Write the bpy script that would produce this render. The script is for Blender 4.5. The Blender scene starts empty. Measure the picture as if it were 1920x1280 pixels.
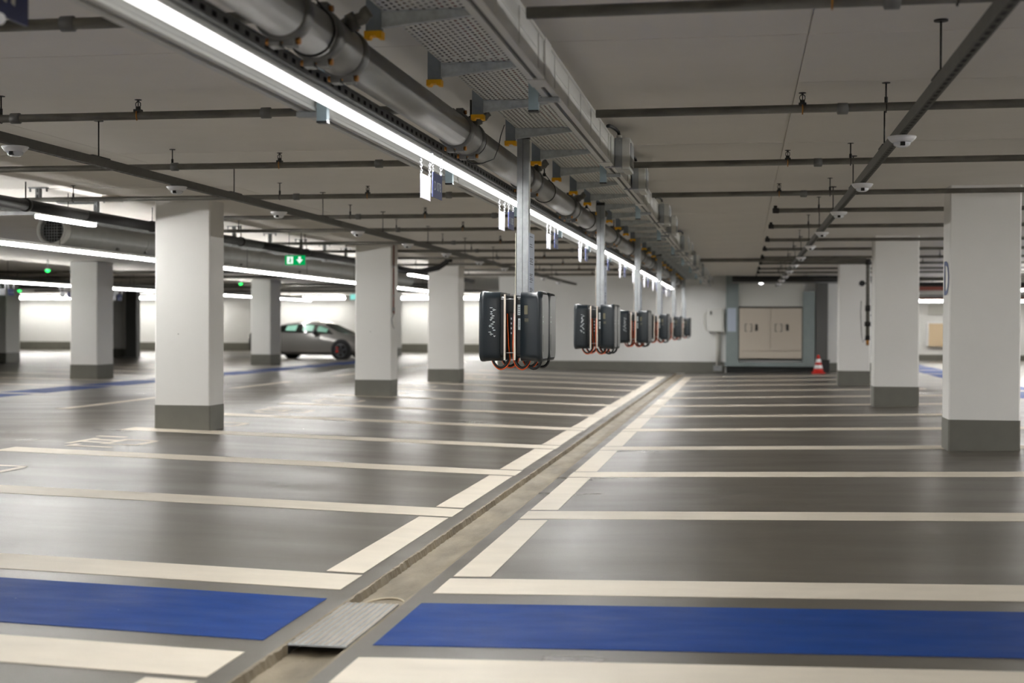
import bpy, bmesh, math, random
from mathutils import Vector, Matrix
random.seed(7)
S = bpy.context.scene
COL = S.collection
PI = math.pi

# ------------------------------------------------------------------ camera, world, exposure
cam_d = bpy.data.cameras.new('camera')
cam = bpy.data.objects.new('camera', cam_d)
COL.objects.link(cam)
S.camera = cam
cam_d.sensor_fit = 'HORIZONTAL'
cam_d.sensor_width = 36.0
cam_d.lens = 36.0 * 2600 / 1920
cam_d.clip_end = 200
cam_d.clip_start = 0.05
cam_d.dof.use_dof = True
cam_d.dof.focus_distance = 8.5
cam_d.dof.aperture_fstop = 2.2
cam.matrix_world = (Matrix.Translation((0, 0, 1.2)) @ Matrix.Rotation(math.atan(432 / 2600), 4, 'Z')
                    @ Matrix.Rotation(PI / 2 - math.atan(29 / 2600), 4, 'X') @ Matrix.Rotation(0.004, 4, 'Z'))
w = bpy.data.worlds.new('world')
S.world = w
w.use_nodes = True
w.node_tree.nodes['Background'].inputs[0].default_value = (0.9, 0.95, 1, 1)
w.node_tree.nodes['Background'].inputs[1].default_value = 0.0
S.view_settings.view_transform = 'Standard'
S.view_settings.look = 'None'
S.view_settings.gamma = 1
S.view_settings.use_curve_mapping = False
S.view_settings.exposure = 0.0
S.cycles.use_denoising = True
S.cycles.max_bounces = 10
S.cycles.diffuse_bounces = 6
S.cycles.sample_clamp_indirect = 6

LED_MAIN = 98.0      # radiance of the lamp strips
LED_LEFT = 74.0
LED_RIGHT = 120.0
LED_FAR_RIGHT = 60.0
LED_FAR = 105.0

# ------------------------------------------------------------------ materials
def srgb(r, g, b):
    f = lambda c: (c / 255) / 12.92 if c <= 10 else ((c / 255 + 0.055) / 1.055) ** 2.4
    return (f(r), f(g), f(b), 1)

def mat(name, col, rough=0.5, metal=0.0, var=0.0, vscale=3.0, bump=0.0, bscale=60.0, stretch=None, rvar=0.0, emit=0.0, spec=0.5, trans=0.0, spots=None):
    m = bpy.data.materials.new(name)
    m.use_nodes = True
    nt = m.node_tree
    b = nt.nodes['Principled BSDF']
    b.inputs['Base Color'].default_value = col
    b.inputs['Roughness'].default_value = rough
    b.inputs['Metallic'].default_value = metal
    b.inputs['Specular IOR Level'].default_value = spec
    if trans: b.inputs['Transmission Weight'].default_value = trans
    if emit:
        b.inputs['Emission Color'].default_value = col
        b.inputs['Emission Strength'].default_value = emit
    if var or bump or rvar or spots:
        tc = nt.nodes.new('ShaderNodeTexCoord')
        mp = nt.nodes.new('ShaderNodeMapping')
        nt.links.new(tc.outputs['Object'], mp.inputs[0])
        if stretch: mp.inputs['Scale'].default_value = stretch
    last = None
    if var:
        n = nt.nodes.new('ShaderNodeTexNoise')
        n.inputs['Scale'].default_value = vscale
        n.inputs['Detail'].default_value = 7
        n.inputs['Roughness'].default_value = 0.6
        nt.links.new(mp.outputs[0], n.inputs['Vector'])
        r = nt.nodes.new('ShaderNodeValToRGB')
        r.color_ramp.elements[0].position = 0.3
        r.color_ramp.elements[1].position = 0.72
        r.color_ramp.elements[0].color = [c * (1 - var) for c in col[:3]] + [1]
        r.color_ramp.elements[1].color = [min(1, c * (1 + var)) for c in col[:3]] + [1]
        nt.links.new(n.outputs['Fac'], r.inputs[0])
        last = r.outputs[0]
    if spots:
        v = nt.nodes.new('ShaderNodeTexVoronoi')
        v.inputs['Scale'].default_value = spots[0]
        nt.links.new(tc.outputs['Object'], v.inputs['Vector'])
        lt = nt.nodes.new('ShaderNodeMath'); lt.operation = 'LESS_THAN'
        lt.inputs[1].default_value = spots[1]
        nt.links.new(v.outputs['Distance'], lt.inputs[0])
        mx = nt.nodes.new('ShaderNodeMix'); mx.data_type = 'RGBA'
        mx.inputs[6].default_value = col
        if last: nt.links.new(last, mx.inputs[6])
        mx.inputs[7].default_value = spots[2]
        nt.links.new(lt.outputs[0], mx.inputs[0])
        last = mx.outputs[2]
    if last: nt.links.new(last, b.inputs['Base Color'])
    if rvar:
        n2 = nt.nodes.new('ShaderNodeTexNoise')
        n2.inputs['Scale'].default_value = vscale * 0.7
        n2.inputs['Detail'].default_value = 8
        nt.links.new(mp.outputs[0], n2.inputs['Vector'])
        mr = nt.nodes.new('ShaderNodeMapRange')
        mr.inputs['From Min'].default_value = 0.15
        mr.inputs['From Max'].default_value = 0.85
        mr.inputs['To Min'].default_value = max(0.02, rough - rvar)
        mr.inputs['To Max'].default_value = min(1, rough + rvar)
        nt.links.new(n2.outputs['Fac'], mr.inputs['Value'])
        nt.links.new(mr.outputs[0], b.inputs['Roughness'])
    if bump:
        n3 = nt.nodes.new('ShaderNodeTexNoise')
        n3.inputs['Scale'].default_value = bscale
        n3.inputs['Detail'].default_value = 4
        nt.links.new(tc.outputs['Object'], n3.inputs['Vector'])
        bp = nt.nodes.new('ShaderNodeBump')
        bp.inputs['Strength'].default_value = bump
        bp.inputs['Distance'].default_value = 0.004
        nt.links.new(n3.outputs['Fac'], bp.inputs['Height'])
        nt.links.new(bp.outputs[0], b.inputs['Normal'])
    return m

def emis(name, col, strength):
    m = bpy.data.materials.new(name)
    m.use_nodes = True
    nt = m.node_tree
    nt.nodes.remove(nt.nodes['Principled BSDF'])
    e = nt.nodes.new('ShaderNodeEmission')
    e.inputs[0].default_value = col
    e.inputs[1].default_value = strength
    nt.links.new(e.outputs[0], nt.nodes['Material Output'].inputs[0])
    return m

M = {}
M['floor'] = mat('grey_epoxy_floor', srgb(82, 77, 69), 0.33, 0, 0.12, 1.6, 0.4, 150, (0.5, 1.6, 1), 0.10, spec=0.5, spots=(2.2, 0.012, (0.03, 0.028, 0.025, 1)))
M['gutter'] = mat('worn_gutter_concrete', srgb(132, 121, 102), 0.6, 0, 0.38, 4, 0.7, 80, (1.5, 0.5, 1), 0.1, spots=(9, 0.04, (0.06, 0.05, 0.04, 1)))
M['white_paint'] = mat('white_floor_paint', srgb(212, 203, 187), 0.5, 0, 0.07, 4, 0.25, 150, (0.6, 1.5, 1), 0.08, spots=(3.1, 0.014, (0.18, 0.16, 0.14, 1)))
M['blue_paint'] = mat('blue_floor_paint', srgb(0, 54, 124), 0.55, 0, 0.12, 6, 0.4, 120, (0.6, 1.5, 1), 0.12, spec=0.1, spots=(4, 0.014, (0.25, 0.3, 0.4, 1)))
M['ceiling'] = mat('painted_concrete_ceiling', srgb(232, 228, 221), 0.85, 0, 0.03, 1.5, 0.15, 40)
M['wall'] = mat('white_wall_paint', srgb(226, 226, 224), 0.8, 0, 0.02, 1.2, 0.1, 50)
M['column'] = mat('white_column_paint', srgb(232, 231, 228), 0.7, 0, 0.02, 1.5, 0.12, 50, spots=(3.3, 0.02, (0.25, 0.24, 0.22, 1)))
M['plinth'] = mat('grey_plinth_paint', srgb(104, 103, 95), 0.45, 0, 0.08, 4, 0.15, 60)
M['galv'] = mat('galvanised_steel', srgb(158, 162, 164), 0.42, 0.3, 0.16, 18, 0.05, 80, None, 0.1)
M['hangersteel'] = mat('blue_grey_hanger_steel', srgb(128, 136, 143), 0.45, 0.3, 0.12, 20)
M['armsteel'] = mat('spangled_arm_steel', srgb(196, 202, 204), 0.42, 0.2, 0.18, 30)
M['tray'] = mat('bright_galvanised_tray', srgb(226, 227, 222), 0.45, 0.1, 0.08, 14)
M['strut'] = mat('zinc_strut', srgb(170, 190, 199), 0.32, 0.5, 0.10, 14, 0, 60, None, 0.08)
M['darkgalv'] = mat('dull_galvanised_steel', srgb(150, 152, 152), 0.5, 0.3, 0.2, 20)
M['railsteel'] = mat('dark_rail_steel', srgb(84, 83, 78), 0.5, 0.3, 0.15, 20)
M['pipe'] = mat('dark_steel_pipe', srgb(104, 102, 95), 0.45, 0.3, 0.3, 22, 0.1, 60, (0.3, 1, 1), 0.1)
M['bigpipe'] = mat('grey_pipe_paint', srgb(128, 127, 123), 0.42, 0.2, 0.12, 8, 0.05, 40, (1, 0.3, 1), 0.08)
M['coupling'] = mat('grey_cast_coupling', srgb(104, 104, 102), 0.5, 0.3, 0.15, 12, 0.2, 60)
M['brass'] = mat('brass_bolt', srgb(170, 118, 60), 0.35, 0.9)
M['iron'] = mat('black_iron', srgb(36, 35, 33), 0.5, 0.4)
M['black'] = mat('black_plastic', srgb(22, 23, 26), 0.4)
M['blackpipe'] = mat('black_insulation', srgb(34, 34, 36), 0.6, 0, 0.1, 8)
M['yellow'] = mat('yellow_plastic_cap', srgb(255, 190, 8), 0.5)
M['trunk'] = mat('light_grey_busbar_paint', srgb(212, 212, 208), 0.4, 0.1, 0.03, 3)
M['trunkdark'] = mat('grey_busbar_recess', srgb(96, 97, 98), 0.5, 0.2)
M['boxgrey'] = mat('grey_box_plastic', srgb(196, 196, 190), 0.5)
M['boxside'] = mat('grey_box_metal', srgb(150, 154, 156), 0.45, 0.4, 0.1, 20)
M['white'] = mat('white_plastic', srgb(236, 236, 238), 0.35)
M['chrome'] = mat('bright_chain_steel', srgb(170, 171, 176), 0.35, 0.6)
M['signgrey'] = mat('pale_sign_back', srgb(188, 190, 196), 0.5)
M['charger'] = mat('anthracite_charger_cover', srgb(25, 33, 39), 0.36, 0.0, 0.04, 10)
M['chargerface'] = mat('dark_glossy_charger_face', srgb(30, 34, 35), 0.35)
M['orange'] = mat('orange_cable', srgb(232, 92, 28), 0.45)
M['print'] = mat('white_print', srgb(220, 226, 228), 0.6)
M['tan'] = mat('faint_tan_print', srgb(108, 104, 84), 0.6)
M['ink'] = mat('dark_print', srgb(60, 66, 80), 0.6)
M['greenprint'] = mat('green_print', srgb(130, 165, 70), 0.6)
M['plate'] = mat('pale_grey_plate', srgb(172, 182, 198), 0.5)
M['bar'] = mat('cream_mount_bar', srgb(222, 212, 198), 0.45)
M['signblue'] = mat('dark_blue_sign', srgb(38, 52, 112), 0.4)
M['deepblue'] = mat('deep_blue_sign', srgb(8, 24, 84), 0.4)
M['letterblue'] = mat('blue_letter_paint', srgb(52, 74, 128), 0.5)
M['beige'] = mat('beige_cabinet_paint', srgb(190, 180, 166), 0.5)
M['niche'] = mat('dark_niche_and_slot_shade', srgb(34, 36, 34), 0.6)
M['frame'] = mat('grey_green_frame_steel', srgb(132, 142, 142), 0.45, 0.3, 0.05, 6)
M['darkgrey'] = mat('dark_grey_paint', srgb(88, 88, 86), 0.6)
M['red'] = mat('red_plastic', srgb(206, 36, 22), 0.5)
M['redbrown'] = mat('red_brown_pipe_paint', srgb(120, 58, 44), 0.5)
M['conduit'] = mat('pale_conduit', srgb(196, 194, 186), 0.5)
M['duct'] = mat('spiral_duct_steel', srgb(166, 168, 166), 0.38, 0.5, 0.08, 5, 0.05, 20)
M['tan_panel'] = mat('tan_wall_panel', srgb(206, 184, 152), 0.6)
M['carpaint'] = mat('grey_car_paint', srgb(132, 130, 127), 0.25, 0.3, spec=0.6)
M['roofsheen'] = mat('painted_roof_sheen', srgb(190, 190, 186), 0.2, 0.2, spec=0.6)  # lighter copy of the car paint, for the reflection on the roof
M['carglass'] = mat('dark_car_glass', srgb(14, 20, 18), 0.08, 0, spec=0.8)
M['paleglass'] = mat('pale_green_glass', srgb(120, 170, 152), 0.4, 0, spec=0.6)
M['tyre'] = mat('black_tyre_rubber', srgb(16, 16, 17), 0.8)
M['rim'] = mat('dark_alloy_rim', srgb(92, 94, 98), 0.3, 0.8)
M['exit'] = emis('lit_exit_sign_green', srgb(0, 160, 84), 1.0)
M['exitwhite'] = emis('lit_exit_sign_white', srgb(240, 255, 246), 1.1)
M['greenled'] = emis('green_led', (0.02, 1, 0.12, 1), 5.0)
WARM = (1.0, 0.985, 0.955, 1)
M['led'] = emis('white_led_strip', (1.0, 0.99, 0.97, 1), LED_MAIN)
M['led_fill'] = emis('added_lip_glow', (1.0, 0.985, 0.96, 1), 2.4)  # weak glow added to brighten what hangs beside the lamps
M['led_left'] = emis('warm_led_strip', WARM, LED_LEFT)
M['led_right'] = emis('warm_led_strip_right', WARM, LED_RIGHT)
M['led_far_right'] = emis('far_right_led_strip', (1.0, 0.98, 0.92, 1), LED_FAR_RIGHT)
M['led_far'] = emis('far_led_strip', (1.0, 0.98, 0.92, 1), LED_FAR)

# ------------------------------------------------------------------ mesh helpers
class MB:
    def __init__(s): s.v = []; s.f = []; s.sm = []
    def add(s, vs, fs, smooth=False):
        o = len(s.v)
        s.v += [tuple(p) for p in vs]
        for f in fs:
            s.f.append([i + o for i in f]); s.sm.append(smooth)
        return s
    def box(s, x0, x1, y0, y1, z0, z1):
        return s.add([(x0, y0, z0), (x1, y0, z0), (x1, y1, z0), (x0, y1, z0), (x0, y0, z1), (x1, y0, z1), (x1, y1, z1), (x0, y1, z1)],
                     [(0, 3, 2, 1), (4, 5, 6, 7), (0, 1, 5, 4), (1, 2, 6, 5), (2, 3, 7, 6), (3, 0, 4, 7)])
    def prism(s, poly, a0, a1, axis='z', smooth=False):
        # poly is 2D; axis z: (x,y); axis y: (x,z); axis x: (y,z)
        def P(p, a): return {'z': (p[0], p[1], a), 'y': (p[0], a, p[1]), 'x': (a, p[0], p[1])}[axis]
        n = len(poly)
        vs = [P(p, a0) for p in poly] + [P(p, a1) for p in poly]
        fs = [tuple(range(n))[::-1], tuple(range(n, 2 * n))]
        s.add(vs, fs)
        o = len(s.v) - 2 * n
        for i in range(n):
            j = (i + 1) % n
            s.f.append([o + i, o + j, o + n + j, o + n + i]); s.sm.append(smooth)
        return s
    def tube(s, pts, r, n=10, cap=True):
        pts = [Vector(p) for p in pts]
        rs = r if isinstance(r, (list, tuple)) else [r] * len(pts)
        vs = []; up = None
        for i, p in enumerate(pts):
            t = (pts[min(i + 1, len(pts) - 1)] - pts[max(i - 1, 0)]).normalized()
            if up is None:
                up = Vector((0, 0, 1)) if abs(t.z) < 0.9 else Vector((1, 0, 0))
            a = t.cross(up)
            if a.length < 1e-4: a = t.cross(Vector((0.3, 1, 0)))
            a.normalize(); b = a.cross(t).normalized(); up = b
            for k in range(n):
                q = 2 * PI * k / n
                vs.append(p + (a * math.cos(q) + b * math.sin(q)) * rs[i])
        fs = []
        for i in range(len(pts) - 1):
            for k in range(n):
                k2 = (k + 1) % n
                fs.append((i * n + k, i * n + k2, (i + 1) * n + k2, (i + 1) * n + k))
        s.add(vs, fs, True)
        if cap:
            o = len(s.v) - len(vs)
            s.f.append([o + k for k in range(n)][::-1]); s.sm.append(False)
            s.f.append([o + (len(pts) - 1) * n + k for k in range(n)]); s.sm.append(False)
        return s
    def lathe(s, prof, c=(0, 0, 0), n=20, axis='z', cap=True):
        vs = []
        for r, h in prof:
            for k in range(n):
                q = 2 * PI * k / n
                a, b = r * math.cos(q), r * math.sin(q)
                vs.append({'z': (c[0] + a, c[1] + b, c[2] + h), 'y': (c[0] + a, c[1] + h, c[2] + b), 'x': (c[0] + h, c[1] + a, c[2] + b)}[axis])
        fs = []
        for i in range(len(prof) - 1):
            for k in range(n):
                k2 = (k + 1) % n
                fs.append((i * n + k, i * n + k2, (i + 1) * n + k2, (i + 1) * n + k))
        s.add(vs, fs, True)
        o = len(s.v) - len(vs)
        if cap and prof[0][0] > 1e-5: s.f.append([o + k for k in range(n)]); s.sm.append(False)
        if cap and prof[-1][0] > 1e-5: s.f.append([o + (len(prof) - 1) * n + k for k in range(n)]); s.sm.append(False)
        return s
    def ring(s, c, R, r, n=10, m=5, axis='x', squash=1.0):
        vs = []
        for i in range(n):
            q = 2 * PI * i / n
            for j in range(m):
                p = 2 * PI * j / m
                a = (R + r * math.cos(p)) * math.cos(q); b = (R + r * math.cos(p)) * math.sin(q) * squash; h = r * math.sin(p)
                vs.append({'x': (c[0] + h, c[1] + a, c[2] + b), 'y': (c[0] + a, c[1] + h, c[2] + b), 'z': (c[0] + a, c[1] + b, c[2] + h)}[axis])
        fs = [(i * m + j, ((i + 1) % n) * m + j, ((i + 1) % n) * m + (j + 1) % m, i * m + (j + 1) % m) for i in range(n) for j in range(m)]
        return s.add(vs, fs, True)
    def perf(s, o, u, v, nu, nv, hu=0.5, hv=0.5, stag=False):
        """sheet from corner o spanned by vectors u, v with nu x nv rectangular holes"""
        o = Vector(o); u = Vector(u) / nu; v = Vector(v) / nv
        vs = []; fs = []
        def cell(c0, vv, a, d):
            b = len(vs)
            vs.extend([c0, c0 + u, c0 + u + vv, c0 + vv, c0 + u * a + vv * d, c0 + u * (1 - a) + vv * d, c0 + u * (1 - a) + vv * (1 - d), c0 + u * a + vv * (1 - d)])
            fs.extend([(b, b + 1, b + 5, b + 4), (b + 1, b + 2, b + 6, b + 5), (b + 2, b + 3, b + 7, b + 6), (b + 3, b, b + 4, b + 7)])
        for i in range(nu):
            sh = 0.5 if stag and i % 2 else 0.0
            for j in range(nv - (1 if sh else 0)):
                cell(o + u * i + v * (j + sh), v, (1 - hu) / 2, (1 - hv) / 2)
            if sh:
                for q in (0, nv - 0.5):
                    b = len(vs); c0 = o + u * i + v * q
                    vs.extend([c0, c0 + u, c0 + u + v * 0.5, c0 + v * 0.5]); fs.append((b, b + 1, b + 2, b + 3))
        return s.add(vs, fs)
    def mesh(s, name):
        me = bpy.data.meshes.new(name)
        me.from_pydata(s.v, [], s.f)
        me.polygons.foreach_set('use_smooth', s.sm)
        bm = bmesh.new(); bm.from_mesh(me)
        bmesh.ops.recalc_face_normals(bm, faces=bm.faces[:])
        bm.to_mesh(me); bm.free()
        me.update()
        return me
    def obj(s, name, m, parent=None, loc=(0, 0, 0), rotz=0, bevel=0):
        o = bpy.data.objects.new(name, s.mesh(name))
        COL.objects.link(o)
        o.data.materials.append(m)
        o.location = loc
        o.rotation_euler = (0, 0, rotz)
        if parent: o.parent = parent
        if bevel:
            b = o.modifiers.new('bevel', 'BEVEL'); b.width = bevel; b.segments = 2; b.limit_method = 'ANGLE'
        return o

def tag(o, label=None, cat=None, group=None, kind=None):
    if label: o['label'] = label
    if cat: o['category'] = cat
    if group: o['group'] = group
    if kind: o['kind'] = kind
    return o

def thing(name, label, cat, loc=(0, 0, 0), group=None, rotz=0):
    o = bpy.data.objects.new(name, None)
    COL.objects.link(o)
    o.empty_display_size = 0.1
    o.location = loc; o.rotation_euler = (0, 0, rotz)
    return tag(o, label, cat, group)

KIDS = {}
def kids(o):
    return [c for c in COL.objects if c.parent == o]

def dup(o, loc, label=None, group=None, rotz=None):
    ch = kids(o)
    r = o.copy(); COL.objects.link(r); r.location = loc
    if rotz is not None: r.rotation_euler = (0, 0, rotz)
    if label: r['label'] = label
    if group: r['group'] = group
    for c in ch:
        gs = kids(c)
        d = c.copy(); COL.objects.link(d); d.parent = r
        for g in gs:
            e = g.copy(); COL.objects.link(e); e.parent = d
    return r

def inst(o, name, parent=None, loc=(0, 0, 0)):
    c = o.copy(); c.name = name; COL.objects.link(c); c.location = loc; c.parent = parent
    return c

ORD = ['nearest', 'second nearest', 'third nearest', 'fourth nearest', 'fifth nearest', 'sixth nearest', 'seventh nearest', 'eighth nearest', 'ninth nearest', 'tenth nearest',
       'eleventh nearest', 'twelfth nearest', 'thirteenth nearest', 'fourteenth nearest', 'fifteenth nearest', 'sixteenth nearest', 'seventeenth nearest', 'eighteenth nearest',
       'nineteenth nearest', 'twentieth nearest', 'twenty-first nearest', 'twenty-second nearest', 'twenty-third nearest', 'twenty-fourth nearest', 'twenty-fifth nearest',
       'twenty-sixth nearest', 'twenty-seventh nearest', 'twenty-eighth nearest', 'twenty-ninth nearest', 'thirtieth nearest', 'thirty-first nearest', 'thirty-second nearest']

def text_mesh(txt, size, m, name, parent=None, loc=(0, 0, 0), rot=(0, 0, 0), depth=0.001, align='CENTER', sx=1.0):
    cu = bpy.data.curves.new(name, 'FONT')
    cu.body = txt; cu.size = size; cu.extrude = depth; cu.align_x = align; cu.align_y = 'CENTER'; cu.resolution_u = 3
    t = bpy.data.objects.new(name, cu); COL.objects.link(t)
    dg = bpy.context.evaluated_depsgraph_get()
    me = bpy.data.meshes.new_from_object(t.evaluated_get(dg))
    bpy.data.objects.remove(t)
    me.materials.clear(); me.materials.append(m)
    o = bpy.data.objects.new(name, me); COL.objects.link(o)
    o.rotation_euler = rot; o.location = loc; o.scale = (sx, 1, 1)
    if parent: o.parent = parent
    return o

# ------------------------------------------------------------------ floor profile (falls to the drain channel)
GL, GR = -1.70, -1.435
PROF = [(-38, 0.06), (-10.5, 0.06), (-6.5, 0.125), (GL, 0.0), (GR, 0.0), (3.8, 0.115), (16, 0.115)]
def zf(x):
    for (a, za), (b, zb) in zip(PROF, PROF[1:]):
        if a <= x <= b: return za + (zb - za) * (x - a) / (b - a)
    return 0.1
Y0, YL = -7.0, 58.0          # back wall behind the camera, far wall of the left part
CEIL = 2.5

mb = MB()
for (a, za), (b, zb) in zip(PROF, PROF[1:]):
    if a == GL: continue
    mb.add([(a, Y0, za), (b, Y0, zb), (b, YL + 1, zb), (a, YL + 1, za)], [(0, 1, 2, 3)])
mb.add([(-38, Y0, -0.3), (16, Y0, -0.3), (16, YL + 1, -0.3), (-38, YL + 1, -0.3)], [(3, 2, 1, 0)])
floor = tag(mb.obj('floor', M['floor']), 'grey epoxy coated garage floor falling to a central drain channel', kind='structure')

# drain channel with a ragged lip
mb = MB()
ys = []
y = Y0
while y < 36.2:
    ys.append(y); y += 0.03 if 3.4 < y < 16 else 0.4
rows = []
for y in ys:
    near = 3.4 < y < 16
    depth = 0.042 * (1 if y < 20 else 0.7)
    j = random.uniform(-0.005, 0.005) if near else 0
    j2 = random.uniform(-0.004, 0.004) if near else 0
    k = random.uniform(-0.005, 0.002) if near else 0
    rows.append([(GL, y, 0), (-1.688 + j, y, k), (-1.683 + j2, y, -depth), (-1.56, y, -depth - 0.004), (-1.455, y, -depth + 0.004), (-1.448 + j2 * 0.4, y, -0.002), (GR, y, 0)])
vs = [p for r in rows for p in r]
fs = [(i * 7 + k, i * 7 + k + 1, (i + 1) * 7 + k + 1, (i + 1) * 7 + k) for i in range(len(rows) - 1) for k in range(6)]
mb.add(vs, fs)
o = mb.obj('drain_channel', M['gutter'], floor)
o['label'] = 'worn concrete drain channel with ragged edge'

def patch(name, x0, x1, y0, y1, m, lift=0.002, skew=0.0):
    """flat coat of paint on the sloping floor"""
    xs = [x0] + [p[0] for p in PROF if x0 < p[0] < x1] + [x1]
    mb = MB()
    for a, b in zip(xs, xs[1:]):
        sa, sb = skew * (a - x0), skew * (b - x0)
        za, zb = zf(a), zf(b)
        t = lift
        mb.add([(a, y0 + sa, za - 0.004), (b, y0 + sb, zb - 0.004), (b, y1 + sb, zb - 0.004), (a, y1 + sa, za - 0.004), (a, y0 + sa, za + t), (b, y0 + sb, zb + t), (b, y1 + sb, zb + t), (a, y1 + sa, za + t)],
               [(4, 5, 6, 7), (0, 1, 5, 4), (1, 2, 6, 5), (2, 3, 7, 6), (3, 0, 4, 7)])
    return mb.obj(name, m, floor)

LINES = [-0.23, 2.21, 4.65] + [6.24 + 2.44 * k for k in range(12)]
HW = 0.185
for i, yc in enumerate(LINES):
    patch('bay_line', -6.3, -1.79, yc - HW, yc + HW, M['white_paint'])
    patch('bay_line', -1.36, 3.25, yc - HW, yc + HW, M['white_paint'])
    if i + 1 < len(LINES) and abs(yc - 4.65) > 0.1:
        yn = LINES[i + 1]
        patch('edge_line', -1.985, -1.80, yc + HW + 0.055, yn - HW - 0.055, M['white_paint'])
        patch('edge_line', -1.355, -1.175, yc + HW + 0.055, yn - HW - 0.055, M['white_paint'])
patch('blue_marking', -6.3, -1.79, 5.03, 5.85, M['blue_paint'])
patch('blue_marking', -1.36, 3.25, 5.03, 5.83, M['blue_paint'])
for k in range(10):      # blue bands along the drive lanes
    ya = 15.6 + 2.9 * k
    patch('blue_marking', -12.25, -11.4, ya, ya + 2.5, M['blue_paint'])
    if ya > 18: patch('blue_marking', 4.25, 5.1, ya + 1, ya + 3.4, M['blue_paint'])
for k in range(13):
    patch('bay_line', -17.4, -12.5, 15.4 + 2.44 * k, 15.55 + 2.44 * k, M['white_paint'], skew=-0.22)
for ya in (17.0, 23.2, 29.4, 35.6):
    patch('lane_dash', -8.92, -8.72, ya, ya + 3.1, M['white_paint'])
for k in range(9):       # charging pictogram at the mouth of each left bay: a little car body with a plug and lead
    yc = 9.86 + 2.44 * k
    x = -5.75
    mb = MB()
    def fl(x0, x1, ya, yb):
        z0, z1 = zf(x0) + 0.0025, zf(x1) + 0.0025
        mb.add([(x0, ya, z0), (x1, ya, z1), (x1, yb, z1), (x0, yb, z0)], [(0, 1, 2, 3)])
    fl(x - 0.35, x - 0.28, yc - 0.5, yc + 0.1); fl(x - 0.28, x - 0.02, yc - 0.32, yc - 0.22); fl(x - 0.28, x - 0.02, yc - 0.1, yc + 0.02)
    fl(x - 0.05, x + 0.02, yc - 0.42, yc + 0.12); fl(x + 0.02, x + 0.3, yc - 0.42, yc - 0.34); fl(x + 0.02, x + 0.3, yc + 0.04, yc + 0.12); fl(x + 0.26, x + 0.33, yc - 0.34, yc + 0.04)
    fl(x - 0.42, x - 0.12, yc + 0.25, yc + 0.36); fl(x - 0.2, x + 0.2, yc - 0.72, yc - 0.62); fl(x - 0.24, x - 0.17, yc - 0.72, yc - 0.5)
    mb.obj('floor_pictogram', M['white_paint'], floor)
# drift of silt round the drain cover
mb = MB()
pts = []
for k in range(13):
    q = PI * k / 12
    pts.append((-1.565 + 0.1 * math.cos(q), 5.9 + 0.22 * math.sin(q), -0.04))
mb.tube(pts, 0.006, 6)
mb.obj('silt_ring', mat('pale_silt', srgb(178, 166, 144), 0.8, 0, 0.1, 20), floor)

# ------------------------------------------------------------------ ceiling
mb = MB(); mb.box(-38, 16, Y0, YL + 1, CEIL + 0.012, CEIL + 0.25)
ceiling = tag(mb.obj('ceiling', M['ceiling']), 'grey painted concrete ceiling with shuttering joints', kind='structure')
pan = {}
xj = [-9.7, -4.72, 0.28, 5.28, 10.3]
for a, b in zip(xj, xj[1:]):
    mb = MB(); mb.box(0.003, b - a - 0.003, 0.003, 1.22 - 0.003, 0, 0.013)
    for k in range(29):
        yy = 1.42 + 1.22 * k
        if k == 0: p0 = mb.obj('ceiling_panel', M['ceiling'], ceiling, (a, yy, CEIL)); p = p0
        else: p = inst(p0, 'ceiling_panel', ceiling, (a, yy, CEIL + random.uniform(-0.0015, 0.0015)))

# ------------------------------------------------------------------ walls
def wall(name, x0, x1, y0, y1, label, z0=-0.1, z1=CEIL + 0.02):
    mb = MB(); mb.box(x0, x1, y0, y1, z0, z1)
    return tag(mb.obj(name, M['wall']), label, kind='structure')
def base(name, x0, x1, y0, y1, z1, label):
    mb = MB(); mb.box(x0, x1, y0, y1, 0.0, z1)
    return tag(mb.obj(name, M['plinth']), label, kind='structure')
wall('wall_back', -38, 16, Y0 - 0.3, Y0, 'white wall behind the camera')
wall('wall_left', -38.3, -38, Y0, YL + 1, 'white side wall at the far left of the hall')
wall('wall_right', 16, 16.3, Y0, YL + 1, 'white side wall at the far right of the hall')
wall('wall_far_left', -38, -6.0, YL, YL + 0.3, 'white far wall behind the parked car')
base('baseboard_far_left', -38, -6.0, YL - 0.03, YL, 0.42, 'grey painted skirting band on the far left wall')
wall('wall_end', -6.33, 3.3, 36.0, 48.0, 'white end wall of the charging aisle with the cabinet niche')
base('baseboard_end', -6.36, -0.45, 35.97, 36.0, 0.30, 'grey painted skirting band on the end wall')
base('baseboard_end_side', -6.36, -6.33, 36.0, 48.0, 0.30, 'grey painted skirting band round the end wall corner')
wall('wall_far_right', 3.3, 16, 48.0, 48.3, 'white far wall of the right bay with a tan panel')
base('baseboard_far_right', 3.3, 16, 47.97, 48.0, 0.30, 'grey painted skirting band on the far right wall')
mb = MB(); mb.box(1.83, 2.12, 35.75, 36.0, 0, CEIL)
tag(mb.obj('trim_1', M['darkgrey']), 'dark grey pilaster beside the cabinet niche', kind='structure')
mb = MB(); mb.box(2.12, 3.3, 35.97, 36.0, 0, 0.30)
tag(mb.obj('trim_2', M['plinth']), 'short skirting band beside the dark pilaster', kind='structure')
t = thing('wall_panel', 'tan panel set in the white far wall right of the columns', 'panel', (7.1, 47.9, 0))
mb = MB(); mb.box(-0.98, 0.98, -0.02, 0.08, 0.58, 1.34); mb.obj('panel_sheet', M['tan_panel'], t)
mb = MB(); mb.box(-1.02, 1.02, -0.05, 0.08, 1.34, 1.39); mb.box(-1.02, -0.98, -0.05, 0.08, 0.58, 1.34); mb.obj('panel_frame', M['white'], t)
mb = MB(); mb.box(-0.98, 0.98, -0.03, 0.08, 1.66, 1.98); mb.obj('grey_board', M['boxgrey'], t)

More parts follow.
